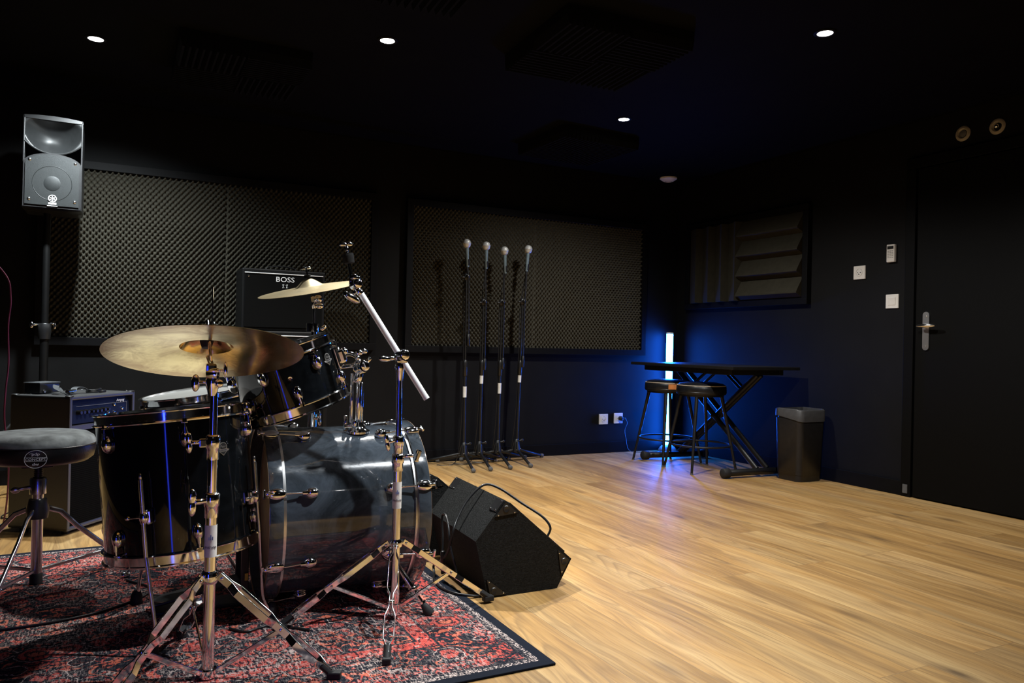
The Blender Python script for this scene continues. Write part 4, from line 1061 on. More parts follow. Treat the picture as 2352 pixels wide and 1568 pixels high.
b.ell(tt + Vector((0.004, -0.0115, 0.0025)), (0.014, 0.006, 0.014)); b.ell(tt + Vector((-0.002, 0.0, 0.020)), (0.017, 0.012, 0.011)); b.rod(tt + Vector((0.0, 0, -0.005)), A0 + Vector((0.004, -0.002, -0.008)), 0.0105); b.rod(tt + Vector((-0.014, 0, 0.028)), tt + Vector((-0.012, 0, -0.004)), 0.006)
b.out('tilter', 'chrome', bs)
b = B(); b.rod(tt + Vector((0.002, -0.004, -0.014)), tt + Vector((-0.008, -0.010, -0.030)), 0.005); b.ell(tt + Vector((-0.014, -0.014, -0.040)), (0.028, 0.009, 0.011), Matrix.Rotation(R(28), 3, 'Y')); b.out('wing_bolt', 'chrome', bs)
q0 = tt + Vector((-0.012, 0.002, 0.020)); q1 = Vector((0.6009, 2.2399, 1.0945))
b = B(); b.cyl(q0, q0.lerp(q1, 0.45), 0.0052, n=14); b.cyl(q0, q1, 0.0038, n=12); b.out('rod', 'chrome', bs)
dq = (q1 - q0).normalized(); fl = q0.lerp(q1, 0.47)
b = B(); b.lathe([(0.004, 0), (0.015, 0), (0.0165, 0.004), (0.0165, 0.020), (0.0168, 0.021), (0.0165, 0.022), (0.0165, 0.028), (0.004, 0.028)], fl, dq, 28, closed=True); b.out('felt', 'felt', bs)
b = B(); wing(b, q0.lerp(q1, 0.86), dq, 0.85); b.out('wing_nut', 'chrome', bs)

# crash cymbal and its stand behind the tom
cc = Vector((0.694, 3.130, 1.022)); cn = Vector((-0.225, -0.095, 0.97)).normalized()
cymbal('crash_cymbal', cc, cn, 0.203, 'bronze2', 'small pale cymbal behind the tom, seen edge on', 0.29, 0.065, True)
cs = thing('cymbal_stand', (0.712, 3.122, 0.006), 'thin chrome stand behind the tom holding the small cymbal', 'drum stand', 'cymbal stands')
b = B(); b.cyl((0.712, 3.122, 0.02), (0.712, 3.122, 0.87), 0.0110, n=20); b.out('base_tube', 'chrome', cs)
b = B(); b.cyl((0.712, 3.122, 0.85), (0.712, 3.122, 0.955), 0.0062, n=16); b.out('top_tube', 'chrome', cs)
b = B(); b.lathe([(0.007, -0.02), (0.024, -0.02), (0.026, 0.0), (0.024, 0.014), (0.007, 0.016)], (0.706, 3.120, 0.872), (0, 0, 1), 24, closed=True); b.rod((0.735, 3.10, 0.862), (0.752, 3.09, 0.878), 0.008); b.out('height_clamp', 'chrome', cs)
b = B(); wing(b, (0.716, 3.110, 0.505), (0.5, -0.8, 0.1), 1.2); b.lathe([(0.011, -0.03), (0.018, -0.03), (0.018, 0.02), (0.011, 0.02)], (0.712, 3.122, 0.50), (0, 0, 1), 20, closed=True); b.out('wing_bolt', 'chrome', cs)
b = B(); b.ell((0.724, 3.112, 0.985), (0.018, 0.014, 0.016)); b.ell((0.728, 3.108, 0.958), (0.018, 0.012, 0.012)); b.rod((0.710, 3.122, 0.945), (0.704, 3.124, 0.995), 0.008); b.out('tilter', 'chrome', cs)
b = B(); b.cyl((0.708, 3.123, 0.965), cc + cn * 0.095, 0.0042, n=12); b.out('rod', 'chrome', cs)
b = B(); b.lathe([(0.004, 0.050), (0.013, 0.050), (0.013, 0.060), (0.004, 0.060)], cc, cn, 20, closed=True); b.out('felt', 'felt', cs)
b = B(); wing(b, cc + cn * 0.066, cn, 0.8); b.out('wing_nut', 'chrome', cs)
for az in (30, 150, 270):
    strap_leg(cs, (0.712, 3.122, 0), R(az), 0.27, 0.26 if az != 270 else 0.20, 0.024, 0.06)

# hi-hat stand whose pull rod shows behind the big cymbal
t = thing('hi_hat_stand', (0.333, 3.175, 0.006), 'thin upright pull rod of a bare hi-hat stand behind the big cymbal', 'drum stand')
b = B(); b.cyl((0.333, 3.175, 0.02), (0.333, 3.175, 0.66), 0.0115, n=18); b.out('post', 'chrome', t)
b = B(); b.cyl((0.333, 3.175, 0.64), (0.333, 3.175, 1.015), 0.0032, n=10); b.out('pull_rod', 'chrome', t)
for az in (50, 130, -20):
    d = Vector((math.cos(R(az)), math.sin(R(az)), 0)); o_ = Vector((0.333, 3.175, 0))
    b = B(); b.bar([o_ + d * 0.012 + Vector((0, 0, 0.22)), o_ + d * 0.17 + Vector((0, 0, 0.014))], d.cross(Vector((0, 0, 1))), 0.014, 0.006); b.rod(o_ + d * 0.16 + Vector((0, 0, 0.015)), o_ + d * 0.19 + Vector((0, 0, 0.015)), 0.009); b.out('leg', 'chrome', t)

# kick pedal at the batter head
t = thing('kick_pedal', (0.33, 2.50, 0.006), 'black kick pedal behind the floor tom', 'drum pedal')
b = B(); b.box((0.27, 2.50, 0.012), (0.30, 0.10, 0.010), bev=0.003); b.out('base_plate', 'matblack', t)
b = B(); b.box((0.235, 2.50, 0.055), (0.25, 0.085, 0.008), Matrix.Rotation(R(-10), 3, 'Y'), bev=0.003); fb_ = b.out('footboard', 'matblack', t)
b = B(); b.torus((0.135, 2.50, 0.043), (0.17, 0, 1), 0.036, 0.0025, 32, 6); b.out('footboard_rim', 'steel', fb_)
b = B()
for dy in (-0.06, 0.06): b.box((0.365, 2.50 + dy, 0.12), (0.022, 0.012, 0.22), bev=0.003)
b.rod((0.365, 2.43, 0.225), (0.365, 2.57, 0.225), 0.008); b.out('pedal_frame', 'matblack', t)
b = B(); b.rod((0.365, 2.50, 0.225), (0.31, 2.50, 0.40), 0.004); b.out('beater_shaft', 'chrome', t)
b = B(); b.rod((0.29, 2.50, 0.405), (0.335, 2.50, 0.415), 0.024, 0.006); b.out('beater', 'felt', t)
b = B(); b.box((0.368, 2.428, 0.10), (0.010, 0.004, 0.022), bev=0.001); b.out('tension_tag', 'yellow', t)

# ------------------------------------------------------------------ throne
tx_, ty_ = -0.212, 2.935
th = thing('drum_throne', (tx_, ty_, 0.006), 'round black drum stool with a grey velour top, cut by the left edge', 'stool')
b = B(); b.lathe([(0, 0.502), (0.10, 0.502), (0.140, 0.497), (0.158, 0.485), (0.165, 0.468), (0.163, 0.462)], (tx_, ty_, 0), (0, 0, 1), 64); b.lathe([(0, 0.480), (0.163, 0.462)], (tx_, ty_, 0), (0, 0, 1), 64)
b.out('seat_top', 'throne_top', th, label='grey velour seat top')
b = B(); b.lathe([(0.1635, 0.466), (0.1665, 0.4635), (0.1635, 0.461)], (tx_, ty_, 0), (0, 0, 1), 64)
b.lathe([(0.163, 0.462), (0.164, 0.445), (0.158, 0.420), (0.142, 0.407), (0.10, 0.404), (0, 0.404)], (tx_, ty_, 0), (0, 0, 1), 64)
st = b.out('seat_side', 'vinyl', th, label='black vinyl seat side')
vd = Vector((0.02, -1.0, 0)).normalized(); va_ = Vector((0, 0, 1)).cross(vd)   # badge faces the viewer
bcn = Vector((tx_, ty_, 0.434)) + vd * 0.1645
def bendp(u, v, z=0.0):
    a = u / 0.1645
    return Vector((tx_, ty_, 0.434 + v)) + va_ * math.sin(a) * (0.1645 + z) + vd * math.cos(a) * (0.1645 + z)
b = B()
b.tube([bendp(0.030 * math.cos(2 * PI * i / 40), 0.027 * math.sin(2 * PI * i / 40), 0.0005) for i in range(40)], 0.0008, 6, closed=True)
for v in (0.0052, -0.0062): b.tube([bendp(-0.0295 + 0.059 * i / 12, v, 0.0005) for i in range(13)], 0.0005, 5)
bd = b.out('badge_outline', 'whiteprint', st, label='round printed badge outline')
for s_, sz, v, ex_ in (('CONCEPT', 0.0105, -0.0008, 1.15), ('pdp', 0.0120, 0.0155, 1.2), ('dw', 0.0125, -0.0155, 1.2)):
    b = B(); t0 = text_bm(s_, sz, 0.0002)
    for vv in t0.verts: vv.co = bendp(vv.co.x * ex_, vv.co.y + v, 0.0008 + vv.co.z)
    b.merge(t0, Matrix.Identity(4)); t0.free(); b.out('lettering', 'whiteprint', bd)
b = B(); b.tube([bendp(-0.016 + 0.001 * i + 0.0, 0.0155 + 0.004 * math.sin(PI * i / 12.0), 0.0006) for i in range(0, 8)], 0.0004, 5); b.out('printed_mark', 'whiteprint', bd)
b = B(); b.cyl((tx_, ty_, 0.33), (tx_, ty_, 0.404), 0.0125, n=20); b.box((tx_, ty_, 0.396), (0.09, 0.09, 0.016), bev=0.004)
for k in range(10): b.torus((tx_, ty_, 0.335 + 0.006 * k), (0, 0, 1), 0.0128, 0.0016, 20, 5)
b.out('threaded_post', 'matblack', th)
b = B(); b.cyl((tx_, ty_, 0.02), (tx_, ty_, 0.335), 0.0165, n=24); b.out('outer_tube', 'steel', th)
b = B(); b.lathe([(0.016, -0.028), (0.024, -0.026), (0.025, 0.02), (0.022, 0.026), (0.016, 0.026)], (tx_, ty_, 0.325), (0, 0, 1), 28, closed=True); b.rod((tx_ - 0.02, ty_, 0.322), (tx_ - 0.055, ty_ - 0.01, 0.318), 0.006); b.ell((tx_ - 0.062, ty_ - 0.01, 0.316), (0.014, 0.006, 0.010)); b.out('height_clamp', 'steel', th)
b = B(); b.lathe([(0.016, -0.03), (0.030, -0.028), (0.034, 0.0), (0.026, 0.034), (0.016, 0.036)], (tx_, ty_, 0.248), (0, 0, 1), 24, closed=True); b.out('leg_collar', 'black', th)
b = B(); b.lathe([(0, 0), (0.019, 0), (0.019, 0.03), (0.0165, 0.034)], (tx_, ty_, 0.008), (0, 0, 1), 20); b.out('base_cap', 'rubber', th)
for az in (32, 152, 272 - 20):
    d = Vector((math.cos(R(az)), math.sin(R(az)), 0)); sd_ = d.cross(Vector((0, 0, 1))); o_ = Vector((tx_, ty_, 0))
    P = lambda r_, z_: o_ + d * r_ + Vector((0, 0, z_))
    b = B(); b.bar([P(0.034, 0.247), P(0.075, 0.230), P(0.13, 0.172), P(0.285, 0.035)], sd_, 0.017, 0.010); lg = b.out('leg', 'steel', th)
    b = B(); b.rod(P(0.268, 0.036), P(0.305, 0.018), 0.014); b.out('rubber_foot', 'rubber', lg)
    b = B(); b.bar([P(0.012, 0.050), P(0.255, 0.066)], sd_, 0.013, 0.006); b.rod(P(0.255, 0.066) - sd_ * 0.012, P(0.255, 0.066) + sd_ * 0.012, 0.004); b.out('brace', 'steel', lg)

# ------------------------------------------------------------------ bass amplifier at the left
aA = Vector((-0.157, 3.600, 0)); au = Vector((math.cos(R(53.0)), math.sin(R(53.0)), 0)); av = Vector((-au.y, au.x, 0))
AW, AD, AH = 0.405, 0.275, 0.567
amp = thing('bass_amplifier', aA + au * AW / 2 + av * AD / 2, 'black bass amplifier with a dark blue control panel, left of the kit', 'amplifier')
Ra = Matrix((au, av, Vector((0, 0, 1)))).transposed()
def AP(u, v, z): return aA + au * u + av * v + Vector((0, 0, z))
b = B(); t = 0.016
b.box(AP(AW / 2, AD / 2, AH - t / 2), (AW, AD, t), Ra, bev=0.005); b.box(AP(AW / 2, AD / 2, 0.018 + t / 2), (AW, AD, t), Ra, bev=0.005)
b.box(AP(t / 2, AD / 2, (AH + 0.018) / 2), (t, AD, AH - 0.02), Ra, bev=0.004); b.box(AP(AW - t / 2, AD / 2, (AH + 0.018) / 2), (t, AD, AH - 0.02), Ra, bev=0.004)
b.box(AP(AW / 2, AD - t / 2, (AH + 0.018) / 2), (AW - 0.02, t, AH - 0.04), Ra)
b.box(AP(AW / 2, 0.016, AH - 0.132), (AW - 0.03, 0.030, 0.020), Ra)
b.out('cabinet', 'sheentolex', amp)
pn = B().box(AP(AW / 2, 0.022, AH - 0.068), (AW - 0.034, 0.012, 0.100), Ra @ Matrix.Rotation(R(-6), 3, 'X'), bev=0.002).out('control_panel', 'ampblue', amp, label='dark blue control panel')
b = B(); add_text(b, 'Ampeg', 0.018, AP(AW * 0.80, 0.0125, AH - 0.034), au, (0, 0, 1), 0.0003, shear=0.25); b.out('lettering', 'whiteprint', pn)
b = B()
for z_ in (-0.045, -0.098):
    b.box(AP(AW * 0.52, 0.0140, AH + z_), (AW * 0.78, 0.001, 0.0008), Ra)
b.box(AP(AW * 0.905, 0.0140, AH - 0.071), (0.0008, 0.001, 0.05), Ra); b.out('printed_line', 'greyprint', pn)
for k, (u, z_, r_) in enumerate([(0.16, -0.07, 0.010), (0.21, -0.07, 0.010), (0.27, -0.07, 0.010), (0.34, -0.07, 0.008), (0.40, -0.07, 0.010), (0.46, -0.07, 0.010), (0.52, -0.068, 0.010), (0.58, -0.068, 0.008)]):
    b = B(); b.lathe([(0, 0.020), (r_ * 0.7, 0.020), (r_ * 0.8, 0.016), (r_, 0.003), (r_, 0), (0, 0)], AP(AW * u, 0.017, AH + z_), -av, 18); b.box(AP(AW * u, -0.003, AH + z_ + 0.004), (0.0012, 0.001, 0.006), Ra); b.out('knob', 'black', pn)
for u, z_ in ((0.055, -0.075), (0.71, -0.052), (0.71, -0.085), (0.84, -0.072), (0.62, -0.085)):
    b = B(); b.lathe([(0, 0.004), (0.0045, 0.004), (0.007, 0.003), (0.0075, 0), (0, 0)], AP(AW * u, 0.0155, AH + z_), -av, 18); b.out('input_jack', 'chrome', pn)
gr = B().box(AP(AW / 2, 0.012, 0.225), (AW - 0.036, 0.012, 0.380), Ra).out('grille', 'cloth', amp)
b = B()
for k in range(46): b.box(AP(AW / 2, 0.0055, 0.042 + k * 0.0081), (AW - 0.040, 0.0016, 0.0034), Ra)
b.out('grille_weave', 'cloth', gr)
b = B()   # square logo with concentric arcs
lc = AP(0.055, 0.003, 0.385)
for (u0_, u1_, z0_, z1_) in ((-0.022, 0.022, 0.020, 0.022), (-0.022, 0.022, -0.022, -0.020), (-0.022, -0.020, -0.022, 0.022), (0.020, 0.022, -0.022, 0.022)):
    b.box(lc + au * (u0_ + u1_) / 2 + Vector((0, 0, (z0_ + z1_) / 2)), (u1_ - u0_, 0.002, z1_ - z0_), Ra)
for r_ in (0.016, 0.009):
    b.tube([lc + au * (r_ * math.cos(a)) + Vector((0, 0, -0.014 + r_ * 1.6 * math.sin(a))) for a in np.linspace(0.05, PI - 0.05, 18)], 0.0026, 6)
b.out('logo', 'whiteprint', amp, label='square silver logo')
b = B()
for (u, v) in ((0.012, 0.012), (AW - 0.012, 0.012), (0.012, AD - 0.012), (AW - 0.012, AD - 0.012)):
    b.ell(AP(u, v, AH + 0.001), (0.016, 0.016, 0.0035), Ra); 
b.out('corner_protector', 'black', amp)
b = B()
for (u, v) in ((0.02, 0.008), (0.008, 0.02), (AW - 0.03, 0.02), (AW - 0.012, 0.035), (0.015, AD - 0.08)): b.ell(AP(u, v, AH + 0.004), (0.003, 0.003, 0.002))
b.out('screw', 'chrome', amp)
b = B()
for (u, v) in ((0.04, 0.04), (AW - 0.04, 0.04), (0.04, AD - 0.04), (AW - 0.04, AD - 0.04)): b.cyl(AP(u, v, 0), AP(u, v, 0.02), 0.016, n=14)
b.out('rubber_foot', 'rubber', amp)
# on top of the amplifier
t = thing('effects_box', AP(0.10, 0.215, AH), 'small dark metal box on the back edge of the bass amplifier', 'pedal')
b = B(); b.box(AP(0.11, 0.225, AH + 0.024), (0.11, 0.075, 0.040), Ra, bev=0.004); b.out('body', 'black', t)
b = B(); b.box(AP(0.11, 0.225, AH + 0.0465), (0.116, 0.080, 0.005), Ra, bev=0.002); b.out('lid', 'strap', t)
b = B(); b.cyl(AP(0.075, 0.185, AH + 0.012), AP(0.075, 0.180, AH + 0.012), 0.006, n=14); b.out('jack', 'chrome', t)
t = thing('guitar_strap', AP(0.16, 0.10, AH), 'crumpled grey webbing strap lying on the bass amplifier', 'strap')
b = B(); b.bar(smooth_path([AP(0.075, 0.075, AH + 0.004), AP(0.11, 0.080, AH + 0.008), AP(0.15, 0.10, AH + 0.026), AP(0.20, 0.105, AH + 0.024), AP(0.235, 0.09, AH + 0.005), AP(0.27, 0.085, AH + 0.004)], 6), Vector((0, 0, 1)), 0.024, 0.003); b.out('webbing', 'strap', t)
b = B(); b.bar(smooth_path([AP(0.075, 0.085, AH + 0.004), AP(0.07, 0.12, AH + 0.02), AP(0.10, 0.15, AH + 0.035), AP(0.12, 0.155, AH + 0.030), AP(0.11, 0.13, AH + 0.010)], 6), Vector((0.3, 0.2, 1)), 0.024, 0.003); b.out('webbing', 'strap', t)
b = B(); b.bar([AP(0.07, 0.07, AH + 0.014), AP(0.11, 0.072, AH + 0.017)], Vector((0, 0, 1)), 0.022, 0.012); b.out('buckle', 'steel', t)
t = thing('coiled_cable', AP(0.20, 0.07, AH), 'small coil of black cable under the strap on the bass amplifier', 'cable')
b = B(); b.tube([AP(0.215, 0.062, AH + 0.004) + (au * math.cos(a) * 0.036 + av * math.sin(a) * 0.022) + Vector((0, 0, 0.0012 * a)) for a in np.linspace(0, 4 * PI, 60)], 0.003, 8); b.rod(AP(0.25, 0.062, AH + 0.006), AP(0.285, 0.058, AH + 0.006), 0.006); b.out('coil', 'wire', t)

# ------------------------------------------------------------------ guitar amp on a cabinet
gx0, gx1, gy0, gy1 = 0.62, 1.080, 4.48, 4.72
t = thing('speaker_cabinet', ((0.585 + 1.10) / 2, 4.6, 0), 'black speaker cabinet with white piping under the guitar amplifier', 'speaker cabinet')
b = B(); b.box((0.8425, 4.60, 0.4325), (0.515, 0.30, 0.865), bev=0.008); b.out('cabinet', 'tolex', t)
B().box((0.8425, 4.446, 0.42), (0.47, 0.006, 0.79)).out('grille', 'cloth', t)
b = B(); z_ = 0.838
b.tube([(0.612, 4.444, z_), (1.073, 4.444, z_)], 0.003, 6); b.out('piping', 'whiteprint', t, label='white piping')
t = thing('guitar_amplifier', ((gx0 + gx1) / 2, 4.6, 0.865), 'black guitar amplifier lettered BOSS in front of the foam panel', 'amplifier')
gz0, gz1 = 0.867, 1.214
b = B(); b.box(((gx0 + gx1) / 2, (gy0 + gy1) / 2 + 0.004, (gz0 + gz1) / 2), (gx1 - gx0, gy1 - gy0, gz1 - gz0), bev=0.008); b.out('cabinet', 'tolex', t)
gp = B().box(((gx0 + gx1) / 2, gy0 - 0.001, (gz0 + gz1) / 2 - 0.01), (gx1 - gx0 - 0.03, 0.008, gz1 - gz0 - 0.055), bev=0.002).out('grille', 'cloth', t)
b = B(); b.box(((gx0 + gx1) / 2, gy0 - 0.004, gz1 - 0.026), (gx1 - gx0 - 0.026, 0.006, 0.005), bev=0.001); b.out('trim_strip', 'whiteprint', t, label='silver strip')
b = B(); add_text(b, 'BOSS', 0.040, ((gx0 + gx1) / 2 + 0.002, gy0 - 0.0065, gz1 - 0.058), (1, 0, 0), (0, 0, 1), 0.001, sx=1.15); b.out('lettering', 'whiteprint', gp)
b = B(); q = Vector(((gx0 + gx1) / 2 + 0.002, gy0 - 0.006, gz1 - 0.094))
for s_ in (-1, 1):
    b.tube([q + Vector((s_ * 0.010 - 0.006, 0, 0.006)), q + Vector((s_ * 0.010 + 0.004, 0, 0.010)), q + Vector((s_ * 0.010, 0, -0.002)), q + Vector((s_ * 0.010 - 0.004, 0, -0.010)), q + Vector((s_ * 0.010 + 0.006, 0, -0.008))], 0.0016, 5)
b.out('logo', 'whiteprint', gp)
b = B(); b.ell((gx0 + 0.034, gy0 - 0.006, gz1 - 0.046), (0.005, 0.003, 0.005)); b.out('strap_button', 'chrome', t)
b = B(); b.bar(smooth_path([(0.76, 4.6, gz1), (0.78, 4.6, gz1 + 0.020), (0.85, 4.6, gz1 + 0.028), (0.92, 4.6, gz1 + 0.020), (0.94, 4.6, gz1)], 5), Vector((0, 1, 0)), 0.006, 0.022); b.out('carry_handle', 'black', t)

# ------------------------------------------------------------------ PA speaker on a stand
sx0, sx1, sz0, sz1 = -0.416, -0.162, 1.429, 1.889; syf = 4.405; cxs = (sx0 + sx1) / 2
t = thing('pa_speaker', (cxs, 4.53, sz0), 'black loudspeaker with horn and round woofer on a tall stand, top left', 'loudspeaker')
W, H = sx1 - sx0, sz1 - sz0
def SP(u, v, d=0.0): return Vector((cxs + u * W / 2, syf + d, sz0 + v * H))
b = B(); oxs = 0.016
b.box((cxs, 4.580, (sz0 + sz1) / 2), (W, 0.150, H), bev=0.018)
for u_ in (-1, 1): b.box((cxs + u_ * (W / 2 - 0.004), 4.465, (sz0 + sz1) / 2), (0.008, 0.120, H - 0.012), bev=0.003)
tp = [(-W / 2, -0.010), (W / 2, -0.010), (W / 2 - 0.004, 0.004), (W * 0.25, 0.010), (0, 0.012), (-W * 0.25, 0.010), (-W / 2 + 0.004, 0.004)]
b.prism(tp, 0.0, -0.125, (1, 0, 0), (0, 0, 1), (cxs, syf, sz1 - 0.010))
b.prism([(u, -v) for u, v in tp][::-1], 0.0, -0.125, (1, 0, 0), (0, 0, 1), (cxs, syf, sz0 + 0.010))
b.box((cxs, 4.512, sz0 + 0.60 * H), (W - 0.012, 0.010, 0.09 * H))
b.out('enclosure', 'black', t)
# horn: wide flare falling back to a dark throat
b = B(); NU, NV = 40, 26
hz0, hz1 = 0.600, 0.978
grid = []
for j in range(NV + 1):
    row = []
    for i in range(NU + 1):
        u = -1 + 2 * i / NU; v = -1 + 2 * j / NV
        lowedge = hz0 + 0.115 * abs(u) ** 2.2; hiedge = hz1
        vv = lowedge + (hiedge - lowedge) * (v + 1) / 2
        q = ((abs(u) ** 3 + abs(v) ** 3) ** (1 / 3))
        q = min(1.0, q)
        dpt = 0.086 * (1 - q ** 2.2)
        row.append(b.bm.verts.new(SP(u * 0.955, vv, 0.004 + dpt)))
    grid.append(row)
for j in range(NV):
    for i in range(NU):
        f = b.bm.faces.new([grid[j][i], grid[j][i + 1], grid[j + 1][i + 1], grid[j + 1][i]]); f.smooth = True
lip = [grid[0][i].co.copy() for i in range(NU + 1)]
b.tube([p + Vector((0, -0.003, 0)) for p in lip], 0.004, 6)
b.out('horn', 'hornblack', t, recalc=False)
# front baffle ring with the rounded bridge, grille, logo
b = B()
arch = [(-0.97, 0.02), (0.97, 0.02), (0.97, 0.48)] + [(0.97 * math.cos(a), 0.48 + 0.12 * math.sin(a)) for a in np.linspace(0.05, PI - 0.05, 20)] + [(-0.97, 0.48)]
b.prism([(u * W / 2, v * H) for u, v in arch], 0.0, 0.018, (1, 0, 0), (0, 0, 1), (cxs, syf + 0.010, sz0)); b.bevel(0.004)
b.out('baffle', 'black', t)
b = B()
arch2 = [(u * 0.93, 0.045 + (v - 0.02) * 0.93) for u, v in arch]
b.prism([(u * W / 2, v * H) for u, v in arch2], 0.0, 0.008, (1, 0, 0), (0, 0, 1), (cxs, syf - 0.006, sz0)); b.bevel(0.002)
gl = b.out('grille', 'grille', t, label='grey mesh grille')
b = B(); wc = SP(0, 0.28, -0.0145)
b.lathe([(0.000, 0.004), (0.025, 0.003), (0.036, 0.0005)], wc, (0, -1, 0), 36); b.out('dust_cap', 'grille', gl)
b = B(); b.torus(SP(0, 0.28, -0.0138), (0, -1, 0), 0.084, 0.0016, 48, 6); b.out('woofer_rim', 'grille', gl)
for u, v in ((-0.76, 0.515), (0.76, 0.515), (-0.76, 0.10), (0.76, 0.10)):
    b = B(); b.lathe([(0, 0.005), (0.005, 0.004), (0.008, 0.0), (0, 0)], SP(u, v, -0.014), (0, -1, 0), 14); b.out('bolt', 'steel', gl)
b = B(); lc = SP(0.02, 0.118, -0.017); b.torus(lc, (0, -1, 0), 0.0165, 0.0024, 32, 6)
for k in range(6):
    a = PI / 2 + k * PI / 3; dv = Vector((math.cos(a), 0, math.sin(a))); sv = Vector((-math.sin(a), 0, math.cos(a)))
    b.bar([lc + dv * 0.001, lc + dv * 0.013], Vector((0, 1, 0)), 0.0026, 0.003)
    b.bar([lc + dv * 0.0085 - sv * 0.0035, lc + dv * 0.0085 + sv * 0.0035], Vector((0, 1, 0)), 0.002, 0.003)
b.out('logo', 'whiteprint', gl, label='round silver logo')
b = B(); b.box(SP(0.02, 0.040, -0.0150), (0.044, 0.003, 0.003), bev=0.0006); b.box(SP(0.02, 0.066, -0.0150), (0.034, 0.003, 0.010), bev=0.0006); add_text(b, 'YAMAHA', 0.0085, SP(0.02, 0.066, -0.0170), (1, 0, 0), (0, 0, 1), 0.0003); b.out('name_plate', 'whiteprint', gl)
t = thing('speaker_stand', (-0.317, 4.540, 0), 'black tripod pole stand under the loudspeaker', 'speaker stand')
px_, py_ = -0.317, 4.540
b = B(); b.cyl((px_, py_, 0.78), (px_, py_, sz0 + 0.005), 0.0165, n=20); b.out('inner_pole', 'shadedstand', t)
b = B(); b.cyl((px_, py_, 0.06), (px_, py_, 0.84), 0.0195, n=20); b.out('outer_pole', 'shadedstand', t)
b = B(); b.lathe([(0.0195, -0.06), (0.026, -0.058), (0.030, -0.02), (0.031, 0.016), (0.027, 0.022), (0.017, 0.022)], (px_, py_, 0.852), (0, 0, 1), 24, closed=True)
cl_ = b.out('clamp_collar', 'black', t)
b = B(); b.rod((px_ - 0.028, py_ - 0.012, 0.866), (px_ - 0.050, py_ - 0.022, 0.866), 0.006); b.ell((px_ - 0.054, py_ - 0.024, 0.864), (0.009, 0.006, 0.016)); b.out('knob', 'chrome', cl_)
b = B(); b.rod((px_ + 0.026, py_ - 0.012, 0.874), (px_ + 0.042, py_ - 0.020, 0.870), 0.005); b.ell((px_ + 0.046, py_ - 0.022, 0.860), (0.006, 0.005, 0.014)); b.out('knob', 'chrome', cl_)
for az in (200, 320, 80):
    rl = 0.45 if az != 80 else 0.20
    d = Vector((math.cos(R(az)), math.sin(R(az)), 0)); o_ = Vector((px_, py_, 0))
    b = B(); b.rod(o_ + d * 0.02 + Vector((0, 0, 0.50)), o_ + d * rl + Vector((0, 0, 0.016)), 0.012); b.rod(o_ + d * 0.02 + Vector((0, 0, 0.16)), o_ + d * rl * 0.5 + Vector((0, 0, 0.27)), 0.007)
    lg = b.out('leg', 'shadedstand', t)
    b = B(); b.rod(o_ + d * (rl - 0.01) + Vector((0, 0, 0.017)), o_ + d * (rl + 0.03) + Vector((0, 0, 0.017)), 0.016); b.out('rubber_foot', 'rubber', lg)

